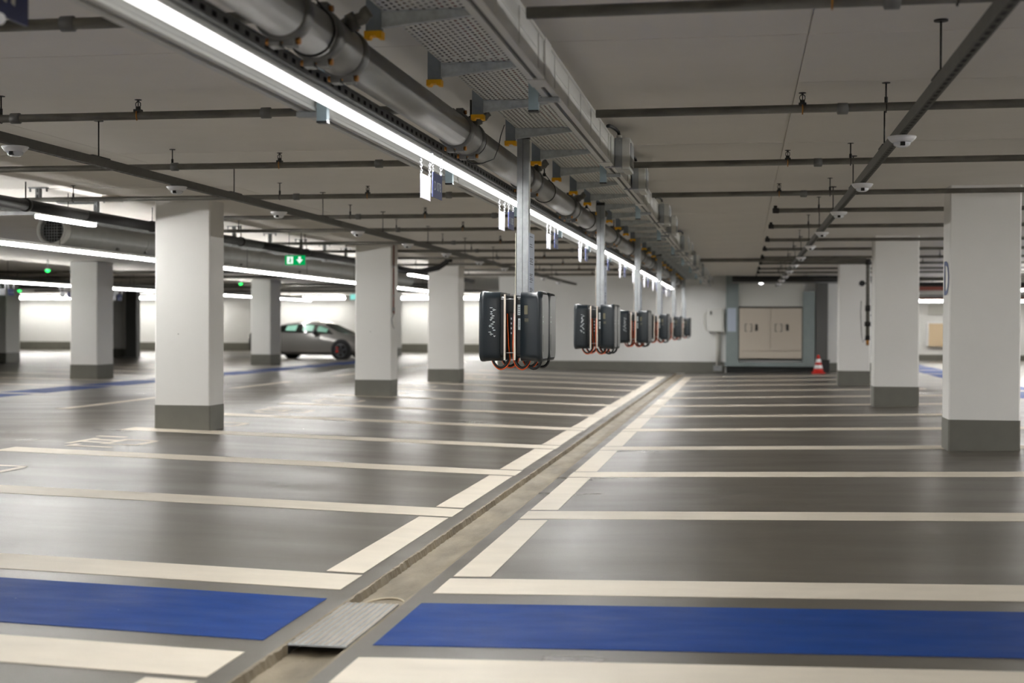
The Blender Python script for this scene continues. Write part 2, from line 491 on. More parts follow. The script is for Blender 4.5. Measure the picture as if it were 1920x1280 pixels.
# ------------------------------------------------------------------ columns
def column(x0, x1, y0, y1, label, ptop=0.36, letter=None):
    xc, yc = (x0 + x1) / 2, (y0 + y1) / 2
    z0 = min(zf(x0), zf(x1))
    t = thing('column', label, 'column', (xc, yc, 0), 'white concrete columns')
    t['kind'] = 'thing'
    def oct(hx, hy, c): return [(-hx + c, -hy), (hx - c, -hy), (hx, -hy + c), (hx, hy - c), (hx - c, hy), (-hx + c, hy), (-hx, hy - c), (-hx, -hy + c)]
    hx, hy = (x1 - x0) / 2, (y1 - y0) / 2
    mb = MB(); mb.prism(oct(hx, hy, 0.012), ptop, CEIL, 'z'); mb.obj('shaft', M['column'], t)
    mb = MB(); mb.prism(oct(hx + 0.004, hy + 0.004, 0.012), z0 - 0.01, ptop, 'z'); mb.obj('plinth', M['plinth'], t)
    return t
column(-6.065, -5.46, 13.7, 14.1, 'white column with grey base, nearest on the left of the chargers')
column(-5.92, -5.345, 20.8, 21.2, 'white column with grey base, second in the row left of the chargers')
column(-6.03, -5.41, 26.3, 26.8, 'white column with grey base, third in the row left of the chargers')
cD = column(1.865, 2.49, 13.16, 13.58, 'white column with grey base and blue letter, nearest on the right')
column(1.85, 2.465, 20.3, 20.75, 'white column with grey base, second in the row on the right')
column(1.84, 2.43, 27.5, 27.95, 'white column with grey base behind the hanging riser pipe')
column(-13.82, -13.22, 27.0, 27.75, 'white column at the far side of the drive lane, blue band at its foot')
column(-13.9, -13.32, 38.0, 38.9, 'white column just left of the parked car')
column(-21.9, -21.2, 37.5, 38.3, 'white column at the left edge beyond the drive lane')
column(-22.1, -21.1, 45.2, 45.9, 'far white column with a dark post on its side')
column(-13.1, -12.75, 50.5, 51.2, 'thin far column behind the nose of the parked car')
t = text_mesh('D', 0.46, M['letterblue'], 'letter', cD, (-0.318, -0.04, 1.64), (PI / 2, 0, -PI / 2), 0.001)
t['label'] = 'blue painted letter D'
t = thing('dark_post', 'dark steel post in front of the far left column', 'post', (-20.75, 44.9, 0.06))
mb = MB(); mb.box(-0.2, 0.2, 0, 0.3, 0, 2.43); mb.obj('post_body', M['darkgrey'], t)
mb = MB(); mb.box(-0.26, 0.26, -0.05, 0.32, 0, 0.02); mb.obj('foot_plate', M['darkgalv'], t)
for x, yy, lb in ((-30.0, 52, 'thin dark downpipe in front of the far wall at the left edge'),):
    t = thing('downpipe', lb, 'pipe', (x, yy, 0.06))
    mb = MB(); mb.tube([(0, 0, 0), (0, 0, 2.44)], 0.13, 12); mb.obj('pipe_run', M['redbrown'], t)
    mb = MB(); mb.tube([(0, 0, 0), (0, 0, 0.4)], 0.19, 12); mb.obj('pipe_shoe', M['darkgrey'], t)

# ------------------------------------------------------------------ lamp lines
def lamp_line(name, label, X, z, ya, yb, m, seg=1.52, group=None, axis='y', w=0.05, rod=True, sideh=0.0, side=1):
    """trough housing with a run of luminous diffusers underneath"""
    t = thing(name, label, 'light', (X, ya, z) if axis == 'y' else (ya, X, z), group)
    L = yb - ya
    def bx(mb, a0, a1, l0, l1, z0, z1):
        return mb.box(a0, a1, l0, l1, z0, z1) if axis == 'y' else mb.box(l0, l1, a0, a1, z0, z1)
    ax = 'y' if axis == 'y' else 'x'
    hs = side
    # housing shields the far flank; the luminous diffuser shows underneath and, on some lamps, on one flank
    def pp(pts): return [(a * hs, b) for a, b in pts]
    mb = MB()
    if sideh: mb.prism(pp([(-w / 2 - 0.006, -0.001), (-w / 2, -0.001), (-w / 2, sideh + 0.001), (w / 2, sideh + 0.001), (w / 2 + 0.004, sideh + 0.03), (-w / 2 - 0.006, sideh + 0.03)]), 0, L, ax)
    else: mb.prism([(-w / 2 - 0.003, 0.006), (w / 2 + 0.003, 0.006), (w / 2 + 0.003, 0.014), (w / 2 - 0.01, 0.035), (-w / 2 + 0.01, 0.035), (-w / 2 - 0.003, 0.014)], 0, L, ax)
    mb.obj('housing', M['trunk'], t)
    for a0, a1, zb, zt in (((-w / 2 - 0.003, -w / 2, -0.012, 0.034), (w / 2, w / 2 + 0.003, 0.002, 0.006)) if not sideh else ((-w / 2 - 0.009, -w / 2 - 0.0062, 0.0, 0.0058 + sideh * 0.8),)):
        mb = MB(); mb.prism(pp([(a0, zb), (a1, zb), (a1, zt), (a0, zt)]), 0, L, ax); mb.obj('fill_glow_lip', M['led_fill'], t)  # glowing lips added to light the trunking and duct next to the lamp
    n = max(1, round(L / seg)); s = L / n
    mb = MB()
    e = sideh if sideh else 0.005
    mb.prism(pp([(-w / 2 + 0.0005, 0.0), (w / 2 - 0.002, 0.0), (w / 2, 0.002), (w / 2, e), (-w / 2 + 0.0005, e)]), 0.002, s - 0.002, ax)
    d0 = mb.obj('diffuser', m, t)
    for k in range(1, n):
        inst(d0, 'diffuser', t, (0, k * s, 0) if axis == 'y' else (k * s, 0, 0))
    if rod:
        mb = MB()
        k = 0.6
        while k < L:
            if axis == 'y': mb.tube([(0, k, 0.03 + sideh), (0, k, CEIL - z - 0.002)], 0.004, 6)
            else: mb.tube([(k, 0, 0.03 + sideh), (k, 0, CEIL - z - 0.002)], 0.004, 6)
            k += 3.0
        mb.obj('suspension_rods', M['iron'], t)
    return t

def slotted_rail(name, label, X, z0, z1, ya, yb, side=1):
    t = thing(name, label, 'rail', (X, ya, z0), None)
    n = 0; L = yb - ya; sec = 3.0
    mb = MB()
    hh = z1 - z0
    mb.perf((0, 0, hh * 0.30), (0, sec, 0), (0, 0, hh * 0.5), int(sec / 0.1), 1, 0.42, 0.62)
    mb.add([(0, 0, 0), (0, sec, 0), (0, sec, hh * 0.30), (0, 0, hh * 0.30)], [(0, 1, 2, 3)])
    mb.perf((0, 0, hh * 0.80), (0, sec, 0), (0, 0, hh * 0.2), int(sec / 0.025), 1, 0.4, 0.5)
    mb.add([(-0.02, 0, 0), (-0.02, sec, 0), (-0.02, sec, hh), (-0.02, 0, hh)], [(0, 1, 2, 3)])
    mb.add([(-0.02, 0, 0), (-0.02, sec, 0), (0, sec, 0), (0, 0, 0)], [(0, 1, 2, 3)])
    mb.add([(0, 0, hh), (0, sec, hh), (-0.02, sec, hh), (-0.02, 0, hh)], [(0, 1, 2, 3)])
    # bottom lip
    mb.box(0, 0.012, 0, sec, 0.0, 0.003)
    r0 = mb.obj('rail_section', M['darkgalv'], t)
    mb = MB(); mb.box(-0.012, -0.009, 0, sec, 0.002, hh - 0.002); l0 = mb.obj('slot_shadow', M['niche'], t)  # dark strip put inside so the slots look shadowed
    k = 1
    while k * sec < L - 0.1:
        inst(r0, 'rail_section', t, (0, k * sec, 0)); inst(l0, 'slot_shadow', t, (0, k * sec, 0)); k += 1
    return t

def trunking(name, label, X0, X1, z0, z1, ya, yb, rib=0.5, sec=3.0, screws=False, side=1):
    t = thing(name, label, 'busbar trunking', (0, ya, 0))
    L = yb - ya
    d = 0.006
    xf = X1
    mb = MB()
    H = z1 - z0
    # flanged extrusion
    mb.prism([(X0, z0), (X0 + 0.028, z0), (X0 + 0.028, z0 + 0.008), (X1 - 0.028, z0 + 0.008), (X1 - 0.028, z0), (X1, z0), (X1, z0 + 0.014), (X1 - d, z0 + 0.02), (X1 - d, z1 - 0.016), (X1, z1 - 0.012), (X1, z1),
              (X0, z1), (X0, z1 - 0.012), (X0 + d, z1 - 0.016), (X0 + d, z0 + 0.02), (X0, z0 + 0.014)], 0.0, sec, 'y')
    s0 = mb.obj('trunking_section', M['trunk'], t)
    mb = MB()
    if not screws:
        k = rib / 2
        while k < sec:
            mb.box(X1 - d, X1 - 0.001, k, k + 0.016, z0 + 0.02, z1 - 0.016); k += rib
        k = rib / 2 + 0.05
        while k < sec - rib / 2:
            mb.box(X1 - d, X1 - 0.003, k, k + rib - 0.09, z0 + H * 0.52, z0 + H * 0.52 + 0.008); k += rib
        r0 = mb.obj('rib_set', M['trunk'], t)
    else:
        k = 0.25
        while k < sec:
            for zz in (0.3, 0.42, 0.54, 0.66): mb.tube([(X1 - d - 0.001, k, z0 + H * zz), (X1 - d + 0.003, k, z0 + H * zz)], 0.0045, 6)
            k += 0.5
        r0 = mb.obj('screw_set', M['trunkdark'], t)
    r0['kind'] = 'stuff'
    mb = MB(); mb.box(X0 + 0.034, X0 + 0.046, 0, sec, z0 + 0.0065, z0 + 0.0085); mb.box(X1 - 0.046, X1 - 0.034, 0, sec, z0 + 0.0065, z0 + 0.0085)
    g0 = mb.obj('groove_strip', M['trunkdark'], t)
    mb = MB(); mb.box(X0 - 0.004, X1 + 0.003, -0.09, 0.09, z0 - 0.003, z0 + 0.012); mb.box(X1 - 0.004, X1 + 0.003, -0.09, 0.09, z0 - 0.003, z1 + 0.002)
    c0 = mb.obj('joint_cover', M['trunk'], t)
    k = 1
    while k * sec < L - 0.1:
        for o in (s0, r0, g0, c0): inst(o, o.name.split('.')[0], t, (0, k * sec, 0))
        k += 1
    return t

# ceiling-hung main line over the aisle
YA, YE = -4.0, 35.6
lamp_line('lamp_line', 'long white lamp line glowing above the drain channel, left of the big pipe', -1.70, 2.128, YA, 35.0, M['led'], 1.52, rod=False, w=0.046)
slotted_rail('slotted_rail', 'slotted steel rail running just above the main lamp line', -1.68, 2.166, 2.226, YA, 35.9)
trunking('busbar_trunking', 'grey busbar trunking beside the main lamp line, screw dots on its side', -1.925, -1.842, 2.134, 2.29, -3.0, 35.9, screws=True)
trunking('busbar_trunking', 'grey ribbed busbar trunking along the right edge of the cable tray', -0.905, -0.83, 2.243, 2.42, -3.1, 35.9)
# lines on the left
lamp_line('lamp_line', 'long lamp line crossing the left of the hall before the round duct', -7.6, 2.025, -4.0, 35.0, M['led_left'], 1.52, w=0.05, sideh=0.034)
lamp_line('lamp_line', 'thin far lamp line beyond the drive lane, bay signs hanging under it', -15.0, 2.05, -4.0, 47.0, M['led_left'], 1.52, w=0.05, sideh=0.034)
for k, (ya, lb) in enumerate(((2.2, 'short lamp on the left drive lane, out of view near the camera'), (12.25, 'short lamp hung below the black pipe before the round grille'), (27.1, 'short lamp seen between the second and third left columns'))):
    if k == 0: continue
    lamp_line('short_lamp', lb, -6.6, 2.205, ya, ya + (1.15 if k == 1 else 1.8), M['led_left'], 1.5, 'short lamps over the drive lane edge', w=0.05, sideh=0.034)
# far lamps along the walls
for a, b, lb in ((-32.5, -22.3, 'far wall lamp above the white wall at the left edge'), (-20.3, -16.75, 'far wall lamp above the parked car'), (-14.6, -7.5, 'far wall lamp between the second and third left columns')):
    lamp_line('wall_lamp', lb, 57.2, 2.315, a, b, M['led_far'], 1.7, 'lamps along the far left wall', 'x', w=0.06, sideh=0.10, side=-1)
lamp_line('wall_lamp', 'far wall lamp above the tan panel on the right', 46.6, 2.03, 4.0, 14.0, M['led_far_right'], 1.7, None, 'x', w=0.06, sideh=0.09, side=-1)
lamp_line('lamp_line', 'lamp line at the right edge beyond the lettered column, with an added unseen near stretch', 6.6, 2.09, -4.0, 42.0, M['led_right'], 1.55, w=0.05, sideh=0.034, side=-1)  # near stretch, out of view, added to light the right columns

# struts carrying the trunkings
def strut(X, Y, zb, foot, label, group, w=0.045):
    t = thing('trunking_bracket', label, 'bracket', (X, Y, zb), group)
    mb = MB()
    h = CEIL - zb
    mb.prism([(-w / 2, -0.02), (w / 2, -0.02), (w / 2, 0.02), (w / 2 - 0.012, 0.02), (w / 2 - 0.012, 0.016), (w / 2 - 0.004, 0.016), (w / 2 - 0.004, -0.016), (-w / 2 + 0.004, -0.016), (-w / 2 + 0.004, 0.016), (-w / 2 + 0.012, 0.016), (-w / 2 + 0.012, 0.02), (-w / 2, 0.02)], 0.004, h, 'z')
    mb.obj('strut_channel', M['strut'], t)
    mb = MB(); mb.box(-w / 2 - 0.001, w / 2 + 0.001, -0.021, 0.021, -0.003, 0.005); mb.obj('end_cap', M['black'], t)
    mb = MB(); mb.box(min(foot[0], foot[1]), max(foot[0], foot[1]), -0.02, 0.02, foot[2], foot[2] + 0.02); mb.obj('foot_arm', M['galv'], t)
    return t
for k in range(10):
    strut(-1.813, 5.85 + 2.65 * k, 2.085, (-0.115, -0.0225, 0.025), f'zinc bracket under the left trunking, {ORD[k]} of its row', 'brackets of the left busbar trunking')
for k in range(9):
    strut(-0.945, 6.27 + 3.2 * k, 2.178, (0.0225, 0.118, 0.042), f'zinc bracket beside the right trunking, {ORD[k]} of its row', 'brackets of the right busbar trunking')

# ------------------------------------------------------------------ cable tray with yellow-capped brackets
t = thing('cable_tray', 'perforated steel cable tray hung under the ceiling between pipe and trunking', 'cable tray', (-1.385, 0.2, 2.42))
mb = MB()
SEC = 3.0
mb.perf((0, 0, 0), (0.335, 0, 0), (0, SEC, 0), 13, 60, 0.46, 0.46, True)
mb.add([(0, 0, 0), (0, SEC, 0), (0, SEC, 0.06), (0, 0, 0.06)], [(0, 1, 2, 3)])
mb.add([(0.335, 0, 0), (0.335, SEC, 0), (0.335, SEC, 0.06), (0.335, 0, 0.06)], [(0, 1, 2, 3)])
s0 = mb.obj('tray_section', M['tray'], t)
for k in range(1, 12): inst(s0, 'tray_section', t, (0, SEC * k, 0))
CABS = ['black', 'black', 'black', 'brown', 'grey', 'grey', 'grey', 'grey', 'black', 'red', 'black', 'red', 'black']
CMAT = {'black': M['black'], 'grey': mat('grey_cable_sheath', srgb(120, 120, 116), 0.6), 'red': mat('red_cable_sheath', srgb(130, 50, 40), 0.6), 'brown': mat('brown_cable_sheath', srgb(150, 96, 50), 0.6)}
for k, c in enumerate(CABS):
    mb = MB(); mb.tube([(-1.385 + 0.02 + 0.0246 * k, 0.2 + 3.0 * i, 2.434) for i in range(12)], 0.0119, 6)
    tag(mb.obj('tray_cable', CMAT[c]), f'{c} cable lying in the perforated tray, {["first", "second", "third", "fourth", "fifth", "sixth", "seventh", "eighth", "ninth", "tenth", "eleventh", "twelfth", "thirteenth"][k]} from the pipe side', 'cable', 'cables in the tray')

tb = thing('tray_bracket', 'x', 'bracket', (-1.42, 5.23, CEIL), 'tray brackets with yellow caps')
mb = MB()   # U hanger
for a0, a1, b0, b1 in ((-0.03, 0.03, -0.02, -0.016), (-0.03, -0.026, -0.016, 0.02), (0.026, 0.03, -0.016, 0.02)): mb.box(a0, a1, b0, b1, -0.165, 0)
mb.obj('hanger', M['hangersteel'], tb)
mb = MB(); mb.box(-0.05, 0.05, -0.05, 0.05, -0.006, 0); mb.obj('ceiling_plate', M['galv'], tb)
mb = MB()
mb.prism([(-0.035, -0.186), (-0.018, -0.186), (-0.012, -0.176), (0.012, -0.176), (0.018, -0.186), (0.035, -0.186), (0.035, -0.158), (-0.035, -0.158)], -0.025, 0.025, 'y')
mb.obj('end_cap', M['yellow'], tb)
mb = MB()   # tapering cantilever arm
mb.prism([(0.03, -0.145), (0.03, -0.082), (0.40, -0.082), (0.40, -0.106)], -0.012, -0.008, 'y')
mb.prism([(0.03, -0.145), (0.40, -0.106), (0.40, -0.103), (0.03, -0.142)], -0.008, 0.014, 'y')
mb.prism([(0.03, -0.084), (0.40, -0.084), (0.40, -0.081), (0.03, -0.081)], -0.02, 0.014, 'y')
mb.obj('arm', M['armsteel'], tb)
for k in range(29):
    yy = 5.25 + 1.073 * (k - 1)
    lb = f'galvanised tray bracket with yellow end cap, {ORD[k]} in the row'
    if k == 0: tb.location = (-1.42, yy, CEIL); tb['label'] = lb
    else: dup(tb, (-1.42, yy, CEIL), lb)

# ------------------------------------------------------------------ big sprinkler main with grooved couplings and tees
PX, PZ, PR = -1.55, 2.265, 0.086
t = thing('main_pipe', 'thick grey sprinkler main pipe beside the cable tray', 'pipe', (PX, -3, PZ))
tees = [5.10, 7.60, 9.95, 12.40, 14.45, 16.5, 19.1, 21.25, 23.7, 26.1, 28.6, 31, 33.4]
edges = [-3.0]
mb = MB()
for i, yy in enumerate([2.6] + tees + [35.9]):
    a, b = edges[-1], yy
    mb = MB(); mb.tube([(0, a + 3, 0), (0, b + 3 - 0.001, 0)], PR, 28); mb.obj('pipe_run', M['bigpipe'], t)
    edges.append(yy)
def coupling(mb, y):
    mb.lathe([(PR, -0.034), (PR + 0.010, -0.034), (PR + 0.015, -0.026), (PR + 0.015, 0.026), (PR + 0.010, 0.034), (PR, 0.034)], (0, y, 0), 28, 'y')
    for s in (1, -1):
        mb.box(-0.045, -0.006, y - 0.028, y + 0.028, s * (PR + 0.012) - 0.02, s * (PR + 0.012) + 0.02)
        mb.box(0.006, 0.045, y - 0.028, y + 0.028, s * (PR + 0.012) - 0.02, s * (PR + 0.012) + 0.02)
c0 = None
for yy in [2.6, 4.55] + tees:
    for dy in ((-0.17, 0.17) if yy in tees else (0,)):
        if c0 is None:
            mb = MB(); coupling(mb, 0); c0 = mb.obj('coupling', M['coupling'], t, (0, yy + dy + 3, 0))
            mb = MB()
            bolts = []
            for s in (1, -1):
                mb = MB(); zz = s * (PR + 0.012)
                mb.lathe([(0.012, -0.062), (0.012, -0.046), (0.007, -0.046), (0.007, 0.046), (0.012, 0.046), (0.012, 0.06)], (0, 0, zz), 8, 'x')
                bolts.append(mb.obj('bolt', M['brass'], c0))
        else:
            c = inst(c0, 'coupling', t, (0, yy + dy + 3, 0)); [inst(b0, 'bolt', c) for b0 in bolts]
# tee bodies and branch elbows up to the sprinkler lines
e0 = None
for yy in tees:
    if e0 is None:
        mb = MB(); mb.lathe([(PR, -0.13), (PR + 0.008, -0.12), (PR + 0.008, 0.12), (PR, 0.13)], (0, 0, 0), 28, 'y')
        e0 = mb.obj('tee_body', M['bigpipe'], t, (0, yy + 3, 0))
        mb = MB(); mb.tube([(0.03, 0, 0.06), (0.075, 0, 0.085), (0.1, 0, 0.09), (0.125, 0, 0.098), (0.135, 0, 0.115), (0.15, 0, 0.125)], 0.026, 12)
        mb.tube([(0.07, 0, 0.078), (0.1, 0, 0.092)], 0.036, 12)
        f0 = mb.obj('branch_elbow', M['pipe'], e0)
    else:
        e = inst(e0, 'tee_body', t, (0, yy + 3, 0)); inst(f0, 'branch_elbow', e)
# hangers of the main
h0 = None
for k in range(10):
    yy = 4.85 + 3.0 * k
    if h0 is None:
        mb = MB(); mb.tube([(0, 0, PR + 0.045), (0, 0, CEIL - PZ)], 0.006, 8); mb.tube([(0, 0, PR + 0.03), (0, 0, PR + 0.055)], 0.014, 6)
        for s in (1, -1): mb.tube([(0, 0, PR + 0.05), (s * 0.012, 0, PR + 0.04), (s * 0.06, 0, PR * 0.72)], 0.0035, 6)
        mb.ring((0, 0, 0), PR + 0.004, 0.004, 28, 6, 'y')
        h0 = mb.obj('pipe_hanger', M['iron'], t, (0, yy + 3, 0))
    else: inst(h0, 'pipe_hanger', t, (0, yy + 3, 0))

# ------------------------------------------------------------------ sprinkler branch lines
def sprinkler_line(label, group, x0, x1, y, z, heads, rods, coup, capped=False, r=0.0225, droop=0.0):
    t = thing('sprinkler_pipe', label, 'pipe', (x0, y, z), group)
    L = x1 - x0
    mb = MB(); mb.tube([(0, 0, 0), (L, 0, droop)], r, 14); mb.obj('pipe_run', M['pipe'], t)
    for hx in heads:
        d = hx - x0
        mb = MB(); mb.tube([(d, 0, 0.015), (d, 0, 0.05)], 0.014, 10); mb.box(d - 0.02, d + 0.02, -0.02, 0.02, r - 0.004, r + 0.012)
        for s in (1, -1): mb.tube([(d, 0, 0.045), (d + s * 0.014, 0, 0.055), (d + s * 0.014, 0, 0.07), (d, 0, 0.084)], 0.0028, 6)
        mb.tube([(d, 0, 0.05), (d, 0, 0.08)], 0.003, 6)
        mb.lathe([(0.006, 0.084), (0.020, 0.087), (0.020, 0.090), (0.005, 0.092)], (d, 0, 0), 12)
        o = mb.obj('sprinkler_head', M['iron'], t); o['label'] = 'black upright sprinkler head'
        mb = MB(); mb.tube([(d, -r - 0.001, r), (d, -r - 0.004, 0), (d, -r * 0.7, -r - 0.006)], 0.004, 6); mb.obj('tie_strap', M['brass'], t)
    for hx in rods:
        d = hx - x0
        mb = MB(); mb.tube([(d, 0, r), (d, 0, CEIL - z - 0.002)], 0.0045, 8); mb.tube([(d, 0, r), (d, 0, r + 0.035)], 0.009, 8); mb.lathe([(0.022, CEIL - z - 0.004), (0.022, CEIL - z)], (d, 0, 0), 12)
        mb.ring((d, 0, 0), r + 0.003, 0.003, 16, 5, 'x'); mb.obj('hanger_rod', M['iron'], t)
    for hx in coup:
        d = hx - x0
        mb = MB(); mb.lathe([(r, -0.03), (r + 0.008, -0.026), (r + 0.008, 0.026), (r, 0.03)], (d, 0, 0), 14, 'x'); mb.obj('pipe_coupling', M['coupling'], t)
    if capped:
        mb = MB(); mb.lathe([(0.0, -0.03), (r + 0.004, -0.028), (r + 0.006, 0.03), (r, 0.034)], (0, 0, 0), 14, 'x'); mb.tube([(0, 0, 0), (0, 0, 0.05)], 0.018, 10); mb.obj('elbow_cap', M['iron'], t)
    return t
YLs = [5.06, 7.34, 9.75, 12.17, 14.48, 16.5, 19.15, 21.25, 23.5, 26.0, 28.6, 31.2]
for k, yy in enumerate(YLs):
    sprinkler_line(f'thin sprinkler pipe under the ceiling left of the main pipe, {ORD[k]} of its row', 'left sprinkler branch pipes', {2: -9.0, 4: -6.3}.get(k, -7.3), -1.66, yy, 2.37,
                   [-3.35], [-4.18, -6.2], [-4.02 - 0.07 * (k % 3), -2.6], droop=0.0)
YRs = [5.12, 7.6, 10.05, 12.38]
for k, yy in enumerate(YRs):
    sprinkler_line(f'thin sprinkler pipe under the ceiling right of the trunking, {ORD[k]} of its row', 'right sprinkler branch pipes', -0.80, 6.5, yy, 2.366,
                   [0.31, 3.9], [0.745, 3.2], [0.52, 2.6], droop=0.028)
YCs = [14.17, 16.4, 18.95, 21.2, 23.7, 25.9, 28.2, 30.2]
for k, yy in enumerate(YCs):
    sprinkler_line(f'capped sprinkler pipe starting right of the trunking, {ORD[k]} of its row', 'capped right sprinkler pipes', 0.32, 6.5, yy, 2.367,
                   [3.9] if k < 5 else [], [0.745, 3.2], [], True, droop=0.01)
# the dry riser fed from above, hanging between the right columns
t = thing('riser_pipe', 'grey riser pipe with valves hanging before the third right column', 'pipe', (2.13, 24.6, 0.86))
mb = MB(); mb.tube([(-2.95, 0, 1.51), (-0.06, 0, 1.505), (-0.02, 0, 1.49), (0, 0, 1.45), (0, 0, 0.14)], 0.034, 14); mb.obj('pipe_run', M['pipe'], t)
for z0, z1, r in ((1.42, 1.52, 0.052), (0.62, 0.72, 0.046), (0.36, 0.44, 0.055), (0.12, 0.2, 0.042)):
    mb = MB(); mb.tube([(0, 0, z0), (0, 0, z1)], r, 14); mb.obj('coupling', M['iron'], t)
mb = MB(); mb.tube([(0, 0, 0.15), (0, 0, 0.03)], [0.036, 0.022], 12); mb.obj('drain_tip', M['brass'], t)
mb = MB(); mb.tube([(0, 0, 1.1), (-0.1, -0.02, 1.1)], 0.012, 8); mb.tube([(-0.1, -0.03, 1.1), (-0.1, 0.01, 1.1)], 0.05, 14); mb.obj('gauge', M['black'], t)
mb = MB(); mb.tube([(0, -0.01, 0.2), (-0.08, 0, 0.08), (-0.1, 0, 0.2), (-0.12, 0, 0.6), (-0.11, 0, 0.8)], 0.006, 6); mb.obj('pull_chain', M['iron'], t)
mb = MB(); mb.tube([(0, 0, 1.15), (0.14, 0, 1.15)], 0.008, 6); mb.tube([(0, 0, 0.55), (0.14, 0, 0.55)], 0.008, 6); mb.tube([(0.14, 0, 0.5), (0.14, 0, 1.64)], 0.006, 6); mb.obj('stand_off', M['galv'], t)

# ------------------------------------------------------------------ sensor rails
def sensor_rail(label, X, z, ya, yb, rods):
    t = thing('sensor_rail', label, 'rail', (X, ya, z))
    sec = 3.0; hw = 0.0205; hh = 0.056
    mb = MB()
    mb.perf((-hw, 0, 0), (2 * hw, 0, 0), (0, sec, 0), 1, 30, 0.44, 0.6)
    for s in (-1, 1):
        mb.add([(s * hw, 0, 0), (s * hw, sec, 0), (s * hw, sec, hh), (s * hw, 0, hh)], [(0, 1, 2, 3)])
    mb.add([(-hw, 0, hh), (hw, 0, hh), (hw, sec, hh), (-hw, sec, hh)], [(0, 1, 2, 3)])
    s0 = mb.obj('rail_section', M['railsteel'], t)
    mb = MB(); mb.box(-hw + 0.002, hw - 0.002, 0, sec, 0.006, 0.009); l0 = mb.obj('slot_shadow', M['niche'], t)  # dark strip behind the slots stands in for their shade
    for k in range(1, int((yb - ya) / sec)): inst(s0, 'rail_section', t, (0, k * sec, 0)); inst(l0, 'slot_shadow', t, (0, k * sec, 0))
    r0 = None
    for yy in rods:
        if r0 is None:
            mb = MB(); mb.tube([(0, 0, hh), (0, 0, CEIL - z)], 0.0045, 8); mb.lathe([(0.03, CEIL - z - 0.006), (0.03, CEIL - z)], (0, 0, 0), 14); mb.box(-0.024, 0.024, -0.12, 0.12, hh, hh + 0.006)
            r0 = mb.obj('hanger_rod', M['iron'], t, (0, yy - ya, 0))
        else: inst(r0, 'hanger_rod', t, (0, yy - ya, 0))
    return t
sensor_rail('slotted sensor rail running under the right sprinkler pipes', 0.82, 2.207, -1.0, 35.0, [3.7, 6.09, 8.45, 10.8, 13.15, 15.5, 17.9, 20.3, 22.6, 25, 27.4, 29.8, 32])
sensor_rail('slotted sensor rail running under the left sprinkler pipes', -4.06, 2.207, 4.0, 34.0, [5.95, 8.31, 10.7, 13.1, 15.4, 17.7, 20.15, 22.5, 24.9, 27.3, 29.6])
sd = thing('parking_sensor', 'x', 'parking sensor', (0.82, 7.53, 2.207), 'white parking sensors on the rails')
mb = MB(); mb.lathe([(0.0, -0.004), (0.072, -0.004), (0.075, -0.008), (0.062, -0.026), (0.05, -0.036), (0.043, -0.036)], (0, 0, 0), 28)
mb.obj('sensor_housing', M['white'], sd)
mb = MB(); mb.lathe([(0.046, -0.034), (0.042, -0.050), (0.026, -0.060), (0.0, -0.062)], (0, 0, 0), 24)
mb.obj('lens_dome', mat('clear_sensor_lens', (0.8, 0.82, 0.85, 1), 0.12, 0, spec=0.6), sd)
mb = MB(); mb.box(-0.012, 0.012, -0.047, -0.030, -0.056, -0.034); mb.box(-0.005, 0.005, -0.051, -0.046, -0.052, -0.036); mb.obj('sensor_eye', M['iron'], sd)
first = True
for X, ylist, sidename in ((0.82, [7.53, 9.97, 12.37, 14.98, 17.5, 20.3, 22.8, 25.2, 27.7, 30.1, 32.5], 'right'), (-4.06, [7.28, 9.55, 11.8, 14.36, 16.6, 18.85, 21.3, 23.6, 26, 28.4, 30.8], 'left')):
    for k, yy in enumerate(ylist):
        lb = f'white dome parking sensor under the {sidename} slotted rail, {ORD[k]} on it'
        if first: sd.location = (X, yy, 2.207); sd['label'] = lb; first = False
        else: dup(sd, (X, yy, 2.207), lb)

